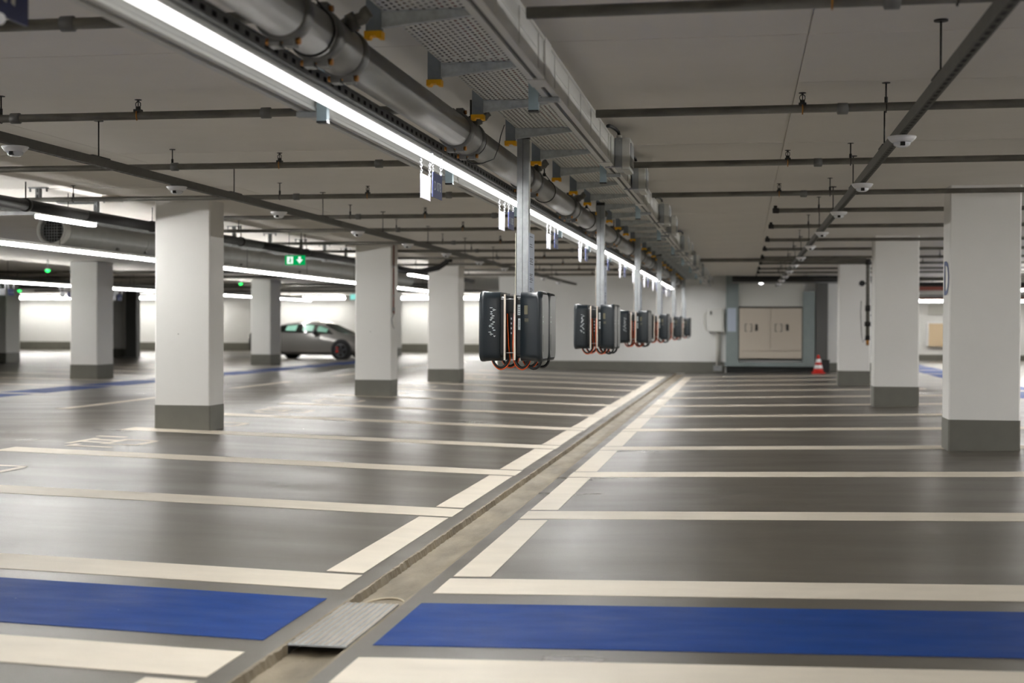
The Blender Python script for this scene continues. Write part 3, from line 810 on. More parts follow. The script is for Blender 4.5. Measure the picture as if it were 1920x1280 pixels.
# ------------------------------------------------------------------ hanging bay signs
def sign(name, X, Y, side, label, txt=None, zc=1.965, plate_m=None):
    t = thing(name, label, 'sign', (X, Y, 2.14), 'hanging bay signs')
    W, Hh, th = 0.23, 0.134, 0.005
    zc = zc - 2.14
    mb = MB(); mb.box(-th / 2, th / 2, -W / 2, W / 2, zc - Hh / 2, zc + Hh / 2)
    mb.obj('plate', plate_m or (M['signblue'] if side > 0 else M['signgrey']), t)
    if side > 0:
        mb = MB(); mb.box(-th / 2 - 0.0012, -th / 2 - 0.0002, -W / 2 + 0.002, W / 2 - 0.002, zc - Hh / 2 + 0.002, zc + Hh / 2 - 0.002); mb.obj('back_face', M['white'], t)
    else:
        mb = MB(); mb.box(-th / 2 - 0.0012, -th / 2 - 0.0002, -W / 2 + 0.002, W / 2 - 0.002, zc - Hh / 2 + 0.002, zc + Hh / 2 - 0.002); mb.obj('front_face', M['signblue'], t)
    for s in (-1, 1):
        mb = MB()
        top = Vector((0.0, s * (W / 2 + 0.02) if s < 0 else s * (W / 2 - 0.005), 0.02)); bot = Vector((0, s * (W / 2 - 0.018), zc + Hh / 2 + 0.006))
        n = 9
        for i in range(n):
            p = top.lerp(bot, (i + 0.5) / n)
            mb.ring(p, 0.0062, 0.0016, 8, 4, 'x' if i % 2 else 'y', 1.5)
        mb.ring((0, s * (W / 2 - 0.018), zc + Hh / 2), 0.011, 0.0016, 10, 4, 'x')
        mb.obj('chain', M['chrome'], t)
    if side > 0:
        if txt:
            text_mesh(txt, 0.07, M['print'], 'lettering', t, (th / 2 + 0.0006, 0, zc - 0.005), (PI / 2, 0, PI / 2), 0.0004)
        else:
            mb = MB(); x = th / 2 + 0.0004
            for y in (-0.07, 0.0, 0.035, 0.07):
                for a0, a1, b0, b1 in ((-0.012, -0.008, -0.022, 0.022), (0.008, 0.012, -0.022, 0.022), (-0.012, 0.012, 0.018, 0.022), (-0.012, 0.012, -0.022, -0.018)):
                    mb.box(x - 0.001, x + 0.0006, y + a0, y + a1, zc - 0.005 + b0, zc - 0.005 + b1)
            mb.obj('lettering', M['print'], t)['kind'] = 'stuff'
    return t
for k in range(11):
    yy = 7.5 + 2.47 * k
    if k == 0:
        sign('bay_sign', -1.735, yy, -1, 'white back of the hanging bay sign, nearest under the lamp line')
        sign('bay_sign', -1.66, yy - 0.04, 1, 'dark blue hanging bay sign lettered D 078 under the lamp line', 'D 078')
    elif k == 1:
        sw = sign('bay_sign', -1.735, yy, -1, 'white back of the hanging bay sign, second nearest under the lamp line')
        sb = sign('bay_sign', -1.66, yy - 0.04, 1, 'dark blue hanging bay sign, second nearest under the lamp line')
    else:
        dup(sw, (-1.735, yy, 2.14), f'white back of the hanging bay sign, {ORD[k]} under the lamp line')
        dup(sb, (-1.66, yy - 0.04, 2.14), f'dark blue hanging bay sign, {ORD[k]} under the lamp line')
for k in range(4):
    yy = 26.4 + 2.55 * k
    for s_, o_, c_ in ((-1, sw, 'white'), (1, sb, 'dark blue')):
        dup(o_, (-15.005 + 0.012 * (s_ + 1), yy + (0.3 if s_ > 0 else 0), 2.029), f'{c_} bay sign under the far left lamp line, {ORD[k]} there', 'far hanging bay signs')
# big blue hanging sign at the upper left corner, with a pale tube end before it
t = thing('direction_sign', 'deep blue hanging sign with white strokes at the top left corner', 'sign', (-2.25, 3.2, 2.145))
mb = MB(); mb.box(-0.006, 0.006, 0, 0.905, 0, 0.26); mb.obj('plate', M['deepblue'], t)
mb = MB()
for y0 in (0.70, 0.75, 0.8): mb.prism([(y0, 0.05), (y0 + 0.02, 0.045), (y0 + 0.035, 0.2), (y0 + 0.012, 0.2)], 0.006, 0.0075, 'x')
mb.obj('lettering', M['conduit'], t)
mb = MB()
for y0 in (0.1, 0.8): mb.tube([(0, y0, 0.26), (0, y0, 0.353)], 0.004, 6)
mb.obj('hanger_rod', M['iron'], t)
t = thing('tube_end', 'pale tube end jutting in before the deep blue sign at top left', 'tube', (-2.15, 3.0, 2.093))
mb = MB(); mb.tube([(0, -0.4, 0.0), (0, 0.77, 0.0)], 0.018, 14); mb.obj('tube_run', M['white'], t)
mb = MB(); mb.tube([(0, 0.2, 0.01), (0, 0.2, CEIL - 2.095)], 0.004, 6); mb.obj('hanger_rod', M['iron'], t)

# ------------------------------------------------------------------ hanging charger posts
def rrect(w, h, r, n=6):
    pts = []
    for cx, cy, a0 in ((w / 2 - r, h / 2 - r, 0), (-w / 2 + r, h / 2 - r, 90), (-w / 2 + r, -h / 2 + r, 180), (w / 2 - r, -h / 2 + r, 270)):
        for i in range(n + 1):
            a = math.radians(a0 + 90 * i / n)
            pts.append((cx + r * math.cos(a), cy + r * math.sin(a)))
    return pts

def make_charger(s, near):
    """wall charger on the +x (s=1) or -x (s=-1) side of the post; local origin at mid height on the mount plate"""
    t = thing('wall_charger', 'x', 'charger', (0, 0, 0), 'anthracite chargers on hanging posts')
    mb = MB()
    rings = [(0.024, 0.30, 0.425, 0.045), (0.118, 0.302, 0.428, 0.048), (0.124, 0.310, 0.436, 0.052), (0.142, 0.312, 0.438, 0.054), (0.152, 0.304, 0.43, 0.055), (0.157, 0.282, 0.408, 0.052)]
    vs = []; fs = []
    for d, w_, h_, r_ in rings:
        for p in rrect(w_, h_, r_): vs.append((s * d, p[0], p[1]))
    n = 28
    for i in range(len(rings) - 1):
        for k in range(n):
            k2 = (k + 1) % n
            fs.append((i * n + k, i * n + k2, (i + 1) * n + k2, (i + 1) * n + k))
    mb.add(vs, fs, True)
    o0 = len(vs)
    mb.f.append([k for k in range(n)]); mb.sm.append(False)
    cov = mb.obj('cover', M['charger'], t)
    mb = MB(); mb.prism(rrect(0.276, 0.40, 0.05), s * 0.156, s * 0.1585, 'x'); mb.obj('front_face', M['chargerface'], t)
    mb = MB(); mb.prism(rrect(0.27, 0.37, 0.02, 2), s * 0.0, s * 0.03, 'x'); mb.obj('back_box', M['black'], t)
    f = s * 0.159
    mb = MB()
    for z, r in ((0.06, 0.005), (0.03, 0.006)): mb.tube([(f - s * 0.001, -0.1, z), (f + s * 0.001, -0.1, z)], r, 10)
    mb.obj('status_light', M['print'], t)
    mb = MB(); mb.box(min(f, f + s * 0.001), max(f, f + s * 0.001), -0.104, -0.096, -0.15, -0.05); mb.box(min(f, f + s * 0.001), max(f, f + s * 0.001), -0.104, -0.08, -0.154, -0.146); mb.obj('slot', M['black'], t)
    yn = -0.1515
    if s < 0:    # pictogram column on the visible edge of the cover
        mb = MB()
        zz = 0.115
        i = 0
        while zz > -0.07:
            x = -0.075 + 0.012 * math.sin(i * 1.9)
            k = i % 4
            if k == 0: mb.box(x - 0.012, x + 0.004, yn - 0.0005, yn + 0.001, zz - 0.002, zz + 0.002)
            elif k == 1: mb.ring((x, yn - 0.0003, zz), 0.005, 0.0013, 10, 4, 'y'); mb.box(x + 0.005, x + 0.014, yn - 0.0005, yn + 0.001, zz - 0.0012, zz + 0.0012)
            elif k == 2: mb.box(x - 0.002, x + 0.012, yn - 0.0005, yn + 0.001, zz, zz + 0.003); mb.box(x + 0.003, x + 0.006, yn - 0.0005, yn + 0.001, zz - 0.005, zz)
            else: mb.box(x - 0.003, x + 0.011, yn - 0.0005, yn + 0.001, zz - 0.003, zz + 0.002)
            zz -= 0.0125; i += 1
        mb.obj('pictograms', M['print'], t)
    else:
        mb = MB(); mb.box(0.048, 0.07, yn - 0.0004, yn + 0.001, 0.075, 0.13); mb.obj('faint_print', M['tan'], t)
        mb = MB()
        for z in (0.045, 0.037, 0.029): mb.box(0.05, 0.075, yn - 0.0004, yn + 0.001, z, z + 0.004)
        mb.obj('small_print', M['tan'], t)
        yb = -0.1362
        mb = MB(); mb.box(0.004, 0.023, yb - 0.0006, yb + 0.002, 0.07, 0.135); mb.box(0.008, 0.022, yb - 0.0006, yb + 0.002, -0.02, 0.05); mb.obj('sticker', M['print'], t)
        mb = MB()
        for z in range(10): mb.box(0.011, 0.0195, yb - 0.0010, yb + 0.001, -0.002 + z * 0.0045, 0.0005 + z * 0.0045)
        for z in range(4): mb.box(0.008, 0.02, yb - 0.0010, yb + 0.001, 0.08 + z * 0.012, 0.083 + z * 0.012)
        mb.obj('barcode', M['ink'], t)
    # cable loops from the cover's underside up into the post
    for nm, m, r, x1, x2, dip in (('power_cable', 'black', 0.008, 0.075, -0.018, 0.05), ('data_cable', 'orange', 0.0038, 0.082, -0.03, 0.062)):
        pts = []
        for i in range(13):
            q = i / 12
            x = s * (x1 * (1 - q) + x2 * q)
            z = -0.205 - dip * math.sin(PI * q) ** 0.65
            pts.append((x, -0.11 + 0.03 * q, z))
        pts.append((s * (x2 + 0.004), -0.12, -0.12)); pts.append((s * (x2 + 0.012), -0.13, 0.0 + (0.08 if nm == 'data_cable' else 0)))
        mb = MB(); mb.tube([(s * x1, -0.11, -0.19)] + pts, r, 8); mb.obj(nm, M[m], t)
    if s > 0:
        pts = [(0.055 + 0.045 * (1 - math.cos(PI * i / 10)) / 2 * 2, -0.09, -0.205 - 0.055 * math.sin(PI * i / 10)) for i in range(11)]
        mb = MB(); mb.tube([(0.055, -0.09, -0.18)] + pts + [(0.145, -0.09, -0.19)], 0.009, 8); mb.obj('charge_lead', M['black'], t)
    return t

pt = thing('charger_post', 'x', 'post', (-1.385, 8.65, 1.2), 'hanging charger posts')
def cchan(mb, xc, w, d, z0, z1, y0=0.0):
    mb.prism([(xc - w / 2, y0), (xc + w / 2, y0), (xc + w / 2, y0 + d), (xc + w / 2 - 0.01, y0 + d), (xc + w / 2 - 0.01, y0 + d - 0.003), (xc + w / 2 - 0.003, y0 + d - 0.003), (xc + w / 2 - 0.003, y0 + 0.003), (xc - w / 2 + 0.003, y0 + 0.003), (xc - w / 2 + 0.003, y0 + d - 0.003), (xc - w / 2 + 0.01, y0 + d - 0.003), (xc - w / 2 + 0.01, y0 + d), (xc - w / 2, y0 + d)], z0, z1, 'z')
for xc in (-0.0195, 0.0195):
    mb = MB(); cchan(mb, xc, 0.036, 0.04, 0.07 if xc < 0 else 0.17, 1.19, -0.02); mb.obj('post_channel', M['galv'], pt)
mb = MB(); mb.box(-0.04, 0.04, -0.024, 0.024, 1.19, 1.2185); mb.obj('top_cap', M['black'], pt)
mb = MB(); mb.box(0.036, 0.040, 0.01, 0.04, 0.2, 1.18); mb.obj('cable_strip', M['trunk'], pt)
for nm, x, sd_ in (('info_plate', 0.042, 1), ('side_plate', -0.045, -1)):
    mb = MB(); mb.box(x - 0.0015, x + 0.0015, -0.02, 0.2, 0.2, 0.595); pl = mb.obj(nm, M['plate'] if sd_ > 0 else M['bar'], pt)
    if sd_ > 0:
        mb = MB()
        for z in (0.57, 0.52, 0.505, 0.43, 0.42, 0.41, 0.395, 0.33, 0.32, 0.305, 0.295, 0.28, 0.24, 0.23, 0.22): mb.box(x + 0.001, x + 0.0022, 0.0, 0.10 + 0.03 * ((z * 100) % 2), z, z + 0.0045)
        mb.obj('print_lines', M['ink'], pl)
for x in (-0.058, 0.004):
    mb = MB(); mb.box(x - 0.003, x + 0.003, -0.33, 0.335, -0.2, 0.19); o = mb.obj('mount_plate', M['black'], pt)
    mb = MB(); mb.box(x - 0.0055, x + 0.0055, -0.345, -0.33, -0.21, 0.195); mb.obj('mount_rail', M['bar'], pt)
mb = MB()
for z in (0.165, -0.165):
    for yy in (-0.325, 0.325): mb.tube([(-0.058, yy, z), (0.004, yy, z)], 0.003, 8)
mb.obj('tie_rods', M['chrome'], pt)
mb = MB(); mb.box(-0.05, -0.003, -0.26, -0.1, -0.16, 0.08); mb.obj('terminal_block', M['black'], pt)
mb = MB()
for i in range(4): mb.box(-0.034, -0.026, -0.262, -0.255, -0.05 + 0.03 * i, -0.038 + 0.03 * i)
mb.obj('terminal_screws', M['chrome'], pt)
cl = [make_charger(-1, 1), make_charger(1, 1)]
firstc = [True, True]
for k in range(6):
    yy = 8.75 + 4.89 * k
    lb = f'galvanised charger post hanging from the tray, {ORD[k]} of six'
    if k == 0: pt.location = (-1.385, yy, 1.2); pt['label'] = lb
    else: dup(pt, (-1.385, yy, 1.2), lb)
    for i, s in enumerate((-1, 1)):
        for dy, nm in ((-0.175, 'front'), (0.175, 'rear')):
            loc = (-1.385 + (-0.0665 if s < 0 else 0.0125), yy + dy, 1.197)
            lb = f'anthracite charger, {nm} one on the {"left" if s < 0 else "right"} side of the {ORD[k]} post'
            if firstc[i]: cl[i].location = loc; cl[i]['label'] = lb; firstc[i] = False
            else: dup(cl[i], loc, lb)

# ------------------------------------------------------------------ tap-off boxes on the right trunking
tp = thing('tap_off_box', 'x', 'junction box', (-0.826, 9.0, 2.228), 'tap-off boxes on the right trunking')
mb = MB(); mb.box(0.0, 0.048, 0, 0.3, 0.0, 0.195); mb.obj('box_back', M['boxside'], tp, bevel=0.003)
mb = MB(); mb.box(0.048, 0.10, 0, 0.3, -0.012, 0.195); mb.obj('box_cover', M['boxgrey'], tp, bevel=0.004)
mb = MB(); mb.box(0.10, 0.106, 0.03, 0.27, 0.02, 0.165); mb.obj('window', M['boxside'], tp)
mb = MB(); mb.tube([(0.028, 0.03, 0.195), (0.028, 0.03, 0.215)], 0.018, 8); mb.obj('cable_gland', M['boxgrey'], tp)
mb = MB(); mb.tube([(0.028, 0.03, 0.21), (0.024, 0.02, 0.235), (0.01, -0.02, 0.247), (-0.005, -0.10, 0.25), (-0.015, -0.2, 0.245), (-0.02, -0.26, 0.235)], 0.011, 10); mb.obj('cable', M['black'], tp)
mb = MB(); mb.box(-0.06, 0.046, -0.012, -0.004, 0.0, 0.008); mb.tube([(-0.01, -0.02, 0.008), (-0.01, 0.0, 0.008)], 0.008, 6); mb.obj('clamp_bolt', M['chrome'], tp)
mb = MB(); mb.tube([(0.034, -0.002, 0.18), (0.034, 0.0, 0.18)], 0.006, 8); mb.obj('screw', M['chrome'], tp)
ky = 0
for k in range(6):
    for j, dy in enumerate((0.0, 1.45)):
        yy = 9.0 + 4.89 * k + dy
        if yy > 35: continue
        lb = f'grey tap-off box on the right trunking, {ORD[ky]} of its row'
        if ky == 0: tp.location = (-0.826, yy, 2.228); tp['label'] = lb
        else: dup(tp, (-0.826, yy, 2.228), lb)
        ky += 1

# ------------------------------------------------------------------ drain cover
t = thing('drain_cover', 'ribbed steel drain cover plate lying in the channel between the blue markings', 'drain cover', (-1.565, 5.0, 0))
mb = MB(); mb.box(-0.118, 0.112, 0, 0.8, -0.006, 0.0); mb.obj('cover_plate', M['galv'], t)
mb = MB()
nx = 9
for i in range(nx):
    x = -0.105 + 0.21 * i / (nx - 1)
    for j in range(52):
        yy = 0.012 + 0.0152 * j
        mb.add([(x - 0.0075, yy, 0), (x + 0.0075, yy, 0), (x + 0.0075, yy + 0.009, 0), (x - 0.0075, yy + 0.009, 0), (x - 0.005, yy + 0.0045, 0.004), (x + 0.005, yy + 0.0045, 0.004)],
               [(0, 1, 5, 4), (2, 3, 4, 5), (1, 2, 5), (3, 0, 4)])
o = mb.obj('tread_studs', mat('worn_tread_steel', srgb(150, 144, 134), 0.45, 0.4, 0.1, 10), t); o['kind'] = 'stuff'
mb = MB(); mb.box(-0.116, -0.112, 0, 0.8, -0.036, -0.006); mb.box(0.104, 0.108, 0, 0.8, -0.036, -0.006); mb.obj('frame_leg', M['iron'], t)

# ------------------------------------------------------------------ end wall equipment
t = thing('cabinet_niche', 'grey-green steel frame with dark niche round the double cabinet', 'frame', (0.7, 35.9, 0))
mb = MB(); mb.box(-0.81, 0.82, 0.02, 0.09, 0.36, 2.08); mb.obj('niche_back', M['niche'], t)
mb = MB(); mb.box(-1.12, -0.80, -0.16, 0.09, 0.27, CEIL); mb.obj('left_post', M['frame'], t)
mb = MB(); mb.box(0.80, 1.10, -0.16, 0.09, 0.27, 2.1); mb.obj('right_post', M['frame'], t)
mb = MB(); mb.box(-0.81, 0.81, -0.06, 0.09, 1.72, CEIL); mb.obj('header_panel', M['boxgrey'], t)
mb = MB(); mb.box(-1.15, 1.12, -0.2, 0.09, 0.2, 0.3); mb.obj('sill_beam', M['frame'], t)
mb = MB(); mb.box(-1.1, 1.1, -0.02, 0.09, 0.0, 0.2); mb.obj('base_recess', M['niche'], t)
mb = MB(); mb.box(-1.08, -0.86, -0.166, -0.16, 1.08, 1.68); mb.obj('notice', M['plate'], t)
t = thing('electrical_cabinet', 'beige double door cabinet in the dark niche of the end wall', 'cabinet', (0.7, 35.74, 0.4))
mb = MB(); mb.box(-0.78, 0.78, 0.0, 0.17, 0.0, 1.28); mb.obj('carcass', M['beige'], t)
for s in (-1, 1):
    mb = MB(); mb.box(0.005 if s > 0 else -0.775, 0.775 if s > 0 else -0.005, -0.03, 0.0, 0.2, 1.275); d = mb.obj('door', M['beige'], t, bevel=0.004)
    mb = MB(); mb.box(-0.03, 0.03, -0.05, -0.03, -0.08, 0.08); mb.obj('handle', M['black'], d, (0.42 if s > 0 else -0.35, 0, 0.79))
    mb = MB()
    xc = 0.2 if s > 0 else -0.55
    for a0, a1, b0, b1 in ((-0.09, -0.07, -0.1, 0.1), (0.07, 0.09, -0.1, 0.1), (-0.09, -0.03, 0.085, 0.1), (0.03, 0.09, 0.085, 0.1), (-0.09, -0.03, -0.1, -0.085), (0.03, 0.09, -0.1, -0.085)):
        mb.box(xc + a0, xc + a1, -0.033, -0.03, 0.78 + b0, 0.78 + b1)
    mb.obj('door_marking', M['darkgrey'], d)
mb = MB(); mb.box(-0.775, 0.775, -0.028, 0.0, 0.01, 0.185); mb.obj('plinth_panel', M['beige'], t)
t = thing('meter_box', 'grey wall box on a conduit left of the cabinet niche', 'junction box', (-0.67, 35.9, 1.07))
mb = MB(); mb.box(-0.21, 0.21, -0.12, 0.09, 0, 0.6); mb.obj('box_body', M['boxgrey'], t, bevel=0.01)
mb = MB(); mb.box(-0.2, 0.16, -0.135, -0.12, 0.01, 0.59); mb.obj('box_door', M['trunk'], t, bevel=0.006)
mb = MB(); mb.box(-0.15, -0.1, -0.15, -0.135, 0.44, 0.53); mb.obj('latch', M['darkgrey'], t)
mb = MB(); mb.tube([(0.04, 0.02, -0.9), (0.04, 0.02, 0.0)], 0.04, 10); mb.tube([(0.1, 0.04, -0.85), (0.1, 0.04, 0.0)], 0.02, 8); mb.obj('conduit', M['conduit'], t)
mb = MB(); mb.tube([(-0.2, 0.03, 0.5), (-0.29, 0.03, 0.45), (-0.31, 0.03, 0.25), (-0.25, 0.03, 0.05), (-0.2, 0.03, 0.03)], 0.01, 8); mb.obj('side_cable', M['conduit'], t)
mb = MB(); mb.box(-0.06, 0.16, -0.04, 0.06, -1.0, -0.86); mb.obj('floor_shoe', M['darkgalv'], t)
t = thing('traffic_cone', 'red and white traffic cone standing before the dark pilaster', 'cone', (1.83, 34.6, zf(1.83)))
mb = MB(); mb.prism(rrect(0.32, 0.32, 0.04, 3), 0, 0.03, 'z'); mb.obj('cone_base', M['red'], t)
def cr(z): return 0.115 * (1 - z / 0.46) + 0.022
for z0, z1, nm, m in ((0.03, 0.12, 'lower_band', 'red'), (0.12, 0.21, 'white_band', 'white'), (0.21, 0.27, 'middle_band', 'red'), (0.27, 0.36, 'white_band', 'white'), (0.36, 0.45, 'tip', 'red')):
    mb = MB(); mb.lathe([(cr(z0), z0), (cr(z1), z1)], (0, 0, 0), 20); mb.obj(nm, M[m], t)
t = thing('bin', 'small black bin beside the traffic cone', 'bin', (2.02, 35.0, zf(2.0)))
mb = MB(); mb.prism(rrect(0.2, 0.2, 0.03, 3), 0, 0.3, 'z'); mb.obj('bin_body', M['black'], t)
mb = MB(); mb.prism(rrect(0.22, 0.22, 0.03, 3), 0.3, 0.32, 'z'); mb.obj('bin_rim', M['iron'], t)
t = thing('spot_lamp', 'small round lit lamp under the ceiling before the end wall', 'light', (0.45, 34.9, CEIL))
mb = MB(); mb.tube([(0, 0, 0), (0, 0, -0.14)], 0.01, 8); mb.lathe([(0.0, -0.13), (0.06, -0.14), (0.07, -0.2)], (0, 0, 0), 16); mb.obj('lamp_holder', M['white'], t)
mb = MB(); mb.lathe([(0.06, -0.2), (0.045, -0.235), (0.0, -0.25)], (0, 0, 0), 16); mb.obj('bulb', emis('spot_bulb', (1, 1, 1, 1), 6), t)

# ------------------------------------------------------------------ left hall services
t = thing('insulated_pipe', 'thick black insulated pipe behind the left columns', 'pipe', (-6.45, 2, 2.285))
for a, b in ((0, 4.5), (4.5, 9.8), (9.8, 10.9), (10.9, 16), (16, 22), (22, 31)):
    mb = MB(); mb.tube([(0, a, 0), (0, b - 0.006, 0)], 0.052, 16); mb.obj('pipe_run', M['blackpipe'], t)
for k in range(11):
    mb = MB(); mb.lathe([(0.052, -0.025), (0.063, -0.02), (0.063, 0.02), (0.052, 0.025)], (0, 1.5 + 2.75 * k, 0), 16, 'y'); c = mb.obj('pipe_clamp', M['iron'], t)
    mb = MB(); mb.tube([(0, 1.5 + 2.75 * k, 0.05), (0, 1.5 + 2.75 * k, CEIL - 2.289)], 0.006, 6); mb.obj('clamp_rod', M['iron'], c)
for k, (X, Y, zb, lb) in enumerate(((-6.62, 12.3, 2.21, 'slotted ceiling post holding the short lamp by the round grille'), (-6.62, 13.5, 2.24, 'slotted ceiling post at the far end of the short lamp'),
                       (-6.6, 17.4, 2.24, 'slotted ceiling post just right of the nearest left column'), (-6.6, 18.8, 2.24, 'slotted ceiling post left of the green exit sign'), (-6.6, 20.2, 2.24, 'slotted ceiling post over the green exit sign'), (-6.6, 21.4, 2.22, 'slotted ceiling post right of the green exit sign'), (-6.6, 22.6, 2.24, 'slotted ceiling post next to the second left column'))):
    t = thing('ceiling_post', lb, 'post', (X, Y, zb), 'slotted ceiling posts along the drive lane')
    h = CEIL - zb
    mb = MB()
    mb.perf((-0.022, -0.02, 0), (0.044, 0, 0), (0, 0, h), 1, max(3, int(h / 0.05)), 0.3, 0.6)
    mb.box(-0.022, -0.018, -0.02, 0.025, 0, h); mb.box(0.018, 0.022, -0.02, 0.025, 0, h)
    mb.add([(-0.022, 0.022, 0), (0.022, 0.022, 0), (0.022, 0.022, h), (-0.022, 0.022, h)], [(0, 1, 2, 3)])
    mb.obj('post_channel', M['galv'] if k == 1 else M['darkgalv'], t)
    mb = MB(); mb.box(-0.09, 0.09, -0.03, 0.03, h - 0.01, h); mb.box(-0.09, -0.08, -0.01, 0.01, h - 0.04, h - 0.01); mb.box(0.08, 0.09, -0.01, 0.01, h - 0.04, h - 0.01); mb.obj('ceiling_plate', M['darkgalv'], t)
    mb = MB(); mb.box(-0.42, -0.022, -0.015, 0.015, 0.03, 0.065); mb.obj('side_arm', M['darkgalv'], t)
t = thing('wire_tray', 'narrow wire cable tray under the black pipe by the left edge', 'cable tray', (-6.95, 8, 2.28))
mb = MB()
for dx in (0, 0.06, 0.12, 0.18, 0.24): mb.tube([(dx, 0, 0), (dx, 24, 0)], 0.004, 5)
for k in range(120): mb.tube([(0, 0.1 + 0.2 * k, 0), (0.24, 0.1 + 0.2 * k, 0)], 0.003, 4)
mb.obj('tray_mesh', M['galv'], t)
mb = MB(); mb.tube([(0.06, 0, 0.016), (0.06, 24, 0.016)], 0.012, 6); mb.tube([(0.13, 0, 0.016), (0.12, 24, 0.016)], 0.014, 6); mb.obj('cable_pair', M['conduit'], t)
# round duct with grille
t = thing('ventilation_duct', 'round steel ventilation duct with a mesh grille at its near end', 'duct', (-8.12, 15.4, 2.32))
for k in range(8):
    mb = MB(); mb.tube([(0, 0.16 + 2.2 * k, 0), (0, 0.16 + 2.2 * (k + 1) - 0.012, 0)], 0.172, 36, cap=False); mb.obj('duct_section', M['duct'], t)
    mb = MB(); mb.lathe([(0.172, -0.02), (0.177, -0.016), (0.177, 0.016), (0.172, 0.02)], (0, 0.16 + 2.2 * k, 0), 36, 'y'); mb.obj('seam_band', M['duct'], t)
mb = MB(); mb.lathe([(0.15, 0.0), (0.16, -0.01), (0.185, -0.01), (0.19, 0.0), (0.18, 0.08), (0.172, 0.16)], (0, 0, 0), 36, 'y', cap=False); mb.obj('end_collar', M['trunk'], t)
mb = MB()
for k in range(-4, 5):
    x = 0.034 * k; l = math.sqrt(max(0, 0.152 ** 2 - x * x))
    mb.tube([(x, 0.0, -l), (x, 0.0, l)], 0.0035, 6); mb.tube([(-l, 0.004, x), (l, 0.004, x)], 0.0035, 6)
mb.obj('grille', M['galv'], t)
mb = MB(); mb.lathe([(0.0, 0.12), (0.168, 0.12), (0.168, 0.13), (0, 0.13)], (0, 0, 0), 24, 'y'); mb.obj('duct_dark_disc', M['black'], t)  # black disc added for the dark inside of the duct
mb = MB()
for yy in (1.5, 2.35, 6, 9): mb.box(0.1, 0.13, yy, yy + 0.05, -0.16, -0.13)
mb.obj('duct_clips', M['darkgrey'], t)
mb = MB()
for yy in (0.6, 3.6, 6.6, 9.6, 12.6): mb.tube([(-0.1, yy, 0.13), (-0.1, yy, CEIL - 2.322)], 0.005, 6); mb.tube([(0.1, yy, 0.13), (0.1, yy, CEIL - 2.322)], 0.005, 6)
mb.obj('hanger_rods', M['iron'], t)
# small services near the ceiling
t = thing('ceiling_device', 'beige ceiling detector box with a black grille above the black pipe', 'detector', (-6.3, 13.2, CEIL))
mb = MB(); mb.box(-0.09, 0.09, -0.06, 0.06, -0.06, 0); mb.obj('device_body', M['beige'], t, bevel=0.004)
mb = MB(); mb.box(-0.01, 0.075, -0.062, -0.058, -0.045, -0.015); mb.obj('device_grille', M['black'], t)
t = thing('camera_mount', 'small white detector with bent tube beside the beige ceiling box', 'detector', (-6.75, 13.3, CEIL))
mb = MB(); mb.lathe([(0.045, 0), (0.045, -0.02), (0.03, -0.035), (0.02, -0.05)], (0, 0, 0), 16); mb.obj('detector_head', M['white'], t)
mb = MB(); mb.tube([(-0.22, 0, -0.03), (-0.19, 0, -0.055), (-0.14, 0, -0.06), (0.2, 0, -0.06)], 0.012, 8); mb.obj('bent_tube', M['darkgalv'], t)
# exit sign
t = thing('exit_sign', 'lit green and white exit sign with a down arrow over the drive lane', 'sign', (-6.2, 18.7, 2.042))
t.scale = (0.88, 0.88, 0.88)
mb = MB(); mb.box(-0.165, 0.165, 0, 0.03, 0, 0.155); mb.obj('sign_body', M['exit'], t)
mb = MB(); mb.box(-0.13, -0.03, -0.003, 0.0, 0.02, 0.135); mb.obj('door_panel', M['exitwhite'], t)
mb = MB(); mb.tube([(-0.072, -0.006, 0.112), (-0.072, -0.003, 0.112)], 0.009, 10)
mb.prism([(-0.085, 0.098), (-0.065, 0.098), (-0.055, 0.075), (-0.07, 0.06), (-0.055, 0.035), (-0.066, 0.03), (-0.08, 0.055), (-0.1, 0.04), (-0.105, 0.048), (-0.085, 0.065)], -0.006, -0.003, 'y'); mb.obj('running_figure', M['exit'], t)
mb = MB(); mb.prism([(0.06, 0.135), (0.1, 0.135), (0.1, 0.09), (0.135, 0.09), (0.08, 0.025), (0.025, 0.09), (0.06, 0.09)], -0.004, 0.0, 'y'); mb.obj('arrow', M['exitwhite'], t)
mb = MB(); mb.tube([(-0.1, 0.015, 0.155), (-0.1, 0.015, 0.518)], 0.005, 6); mb.tube([(0.1, 0.015, 0.155), (0.1, 0.015, 0.518)], 0.005, 6); mb.obj('sign_rods', M['iron'], t)
for x, yy, z, lb in ((-15.6, 41.0, 2.36, 'pale turquoise lit sign seen just left of the nearest charger'), (-17.3, 50.0, 2.28, 'pale turquoise lit sign beside the second left column')):
    xx = {41.0: -7.05, 50.0: -14.3}[yy]
    t = thing('far_exit_sign', lb, 'sign', (xx, yy, 2.2 if yy == 41 else 2.16), 'far lit exit signs')
    mb = MB(); mb.box(-0.13, 0.13, 0, 0.03, 0, 0.2); mb.obj('sign_body', emis('pale_exit_sign', srgb(150, 235, 225), 1.0), t)
    mb = MB(); mb.box(-0.008, 0.008, 0.01, 0.02, 0.2, CEIL - (2.2 if yy == 41 else 2.16) - 0.001); mb.obj('sign_rod', M['iron'], t)
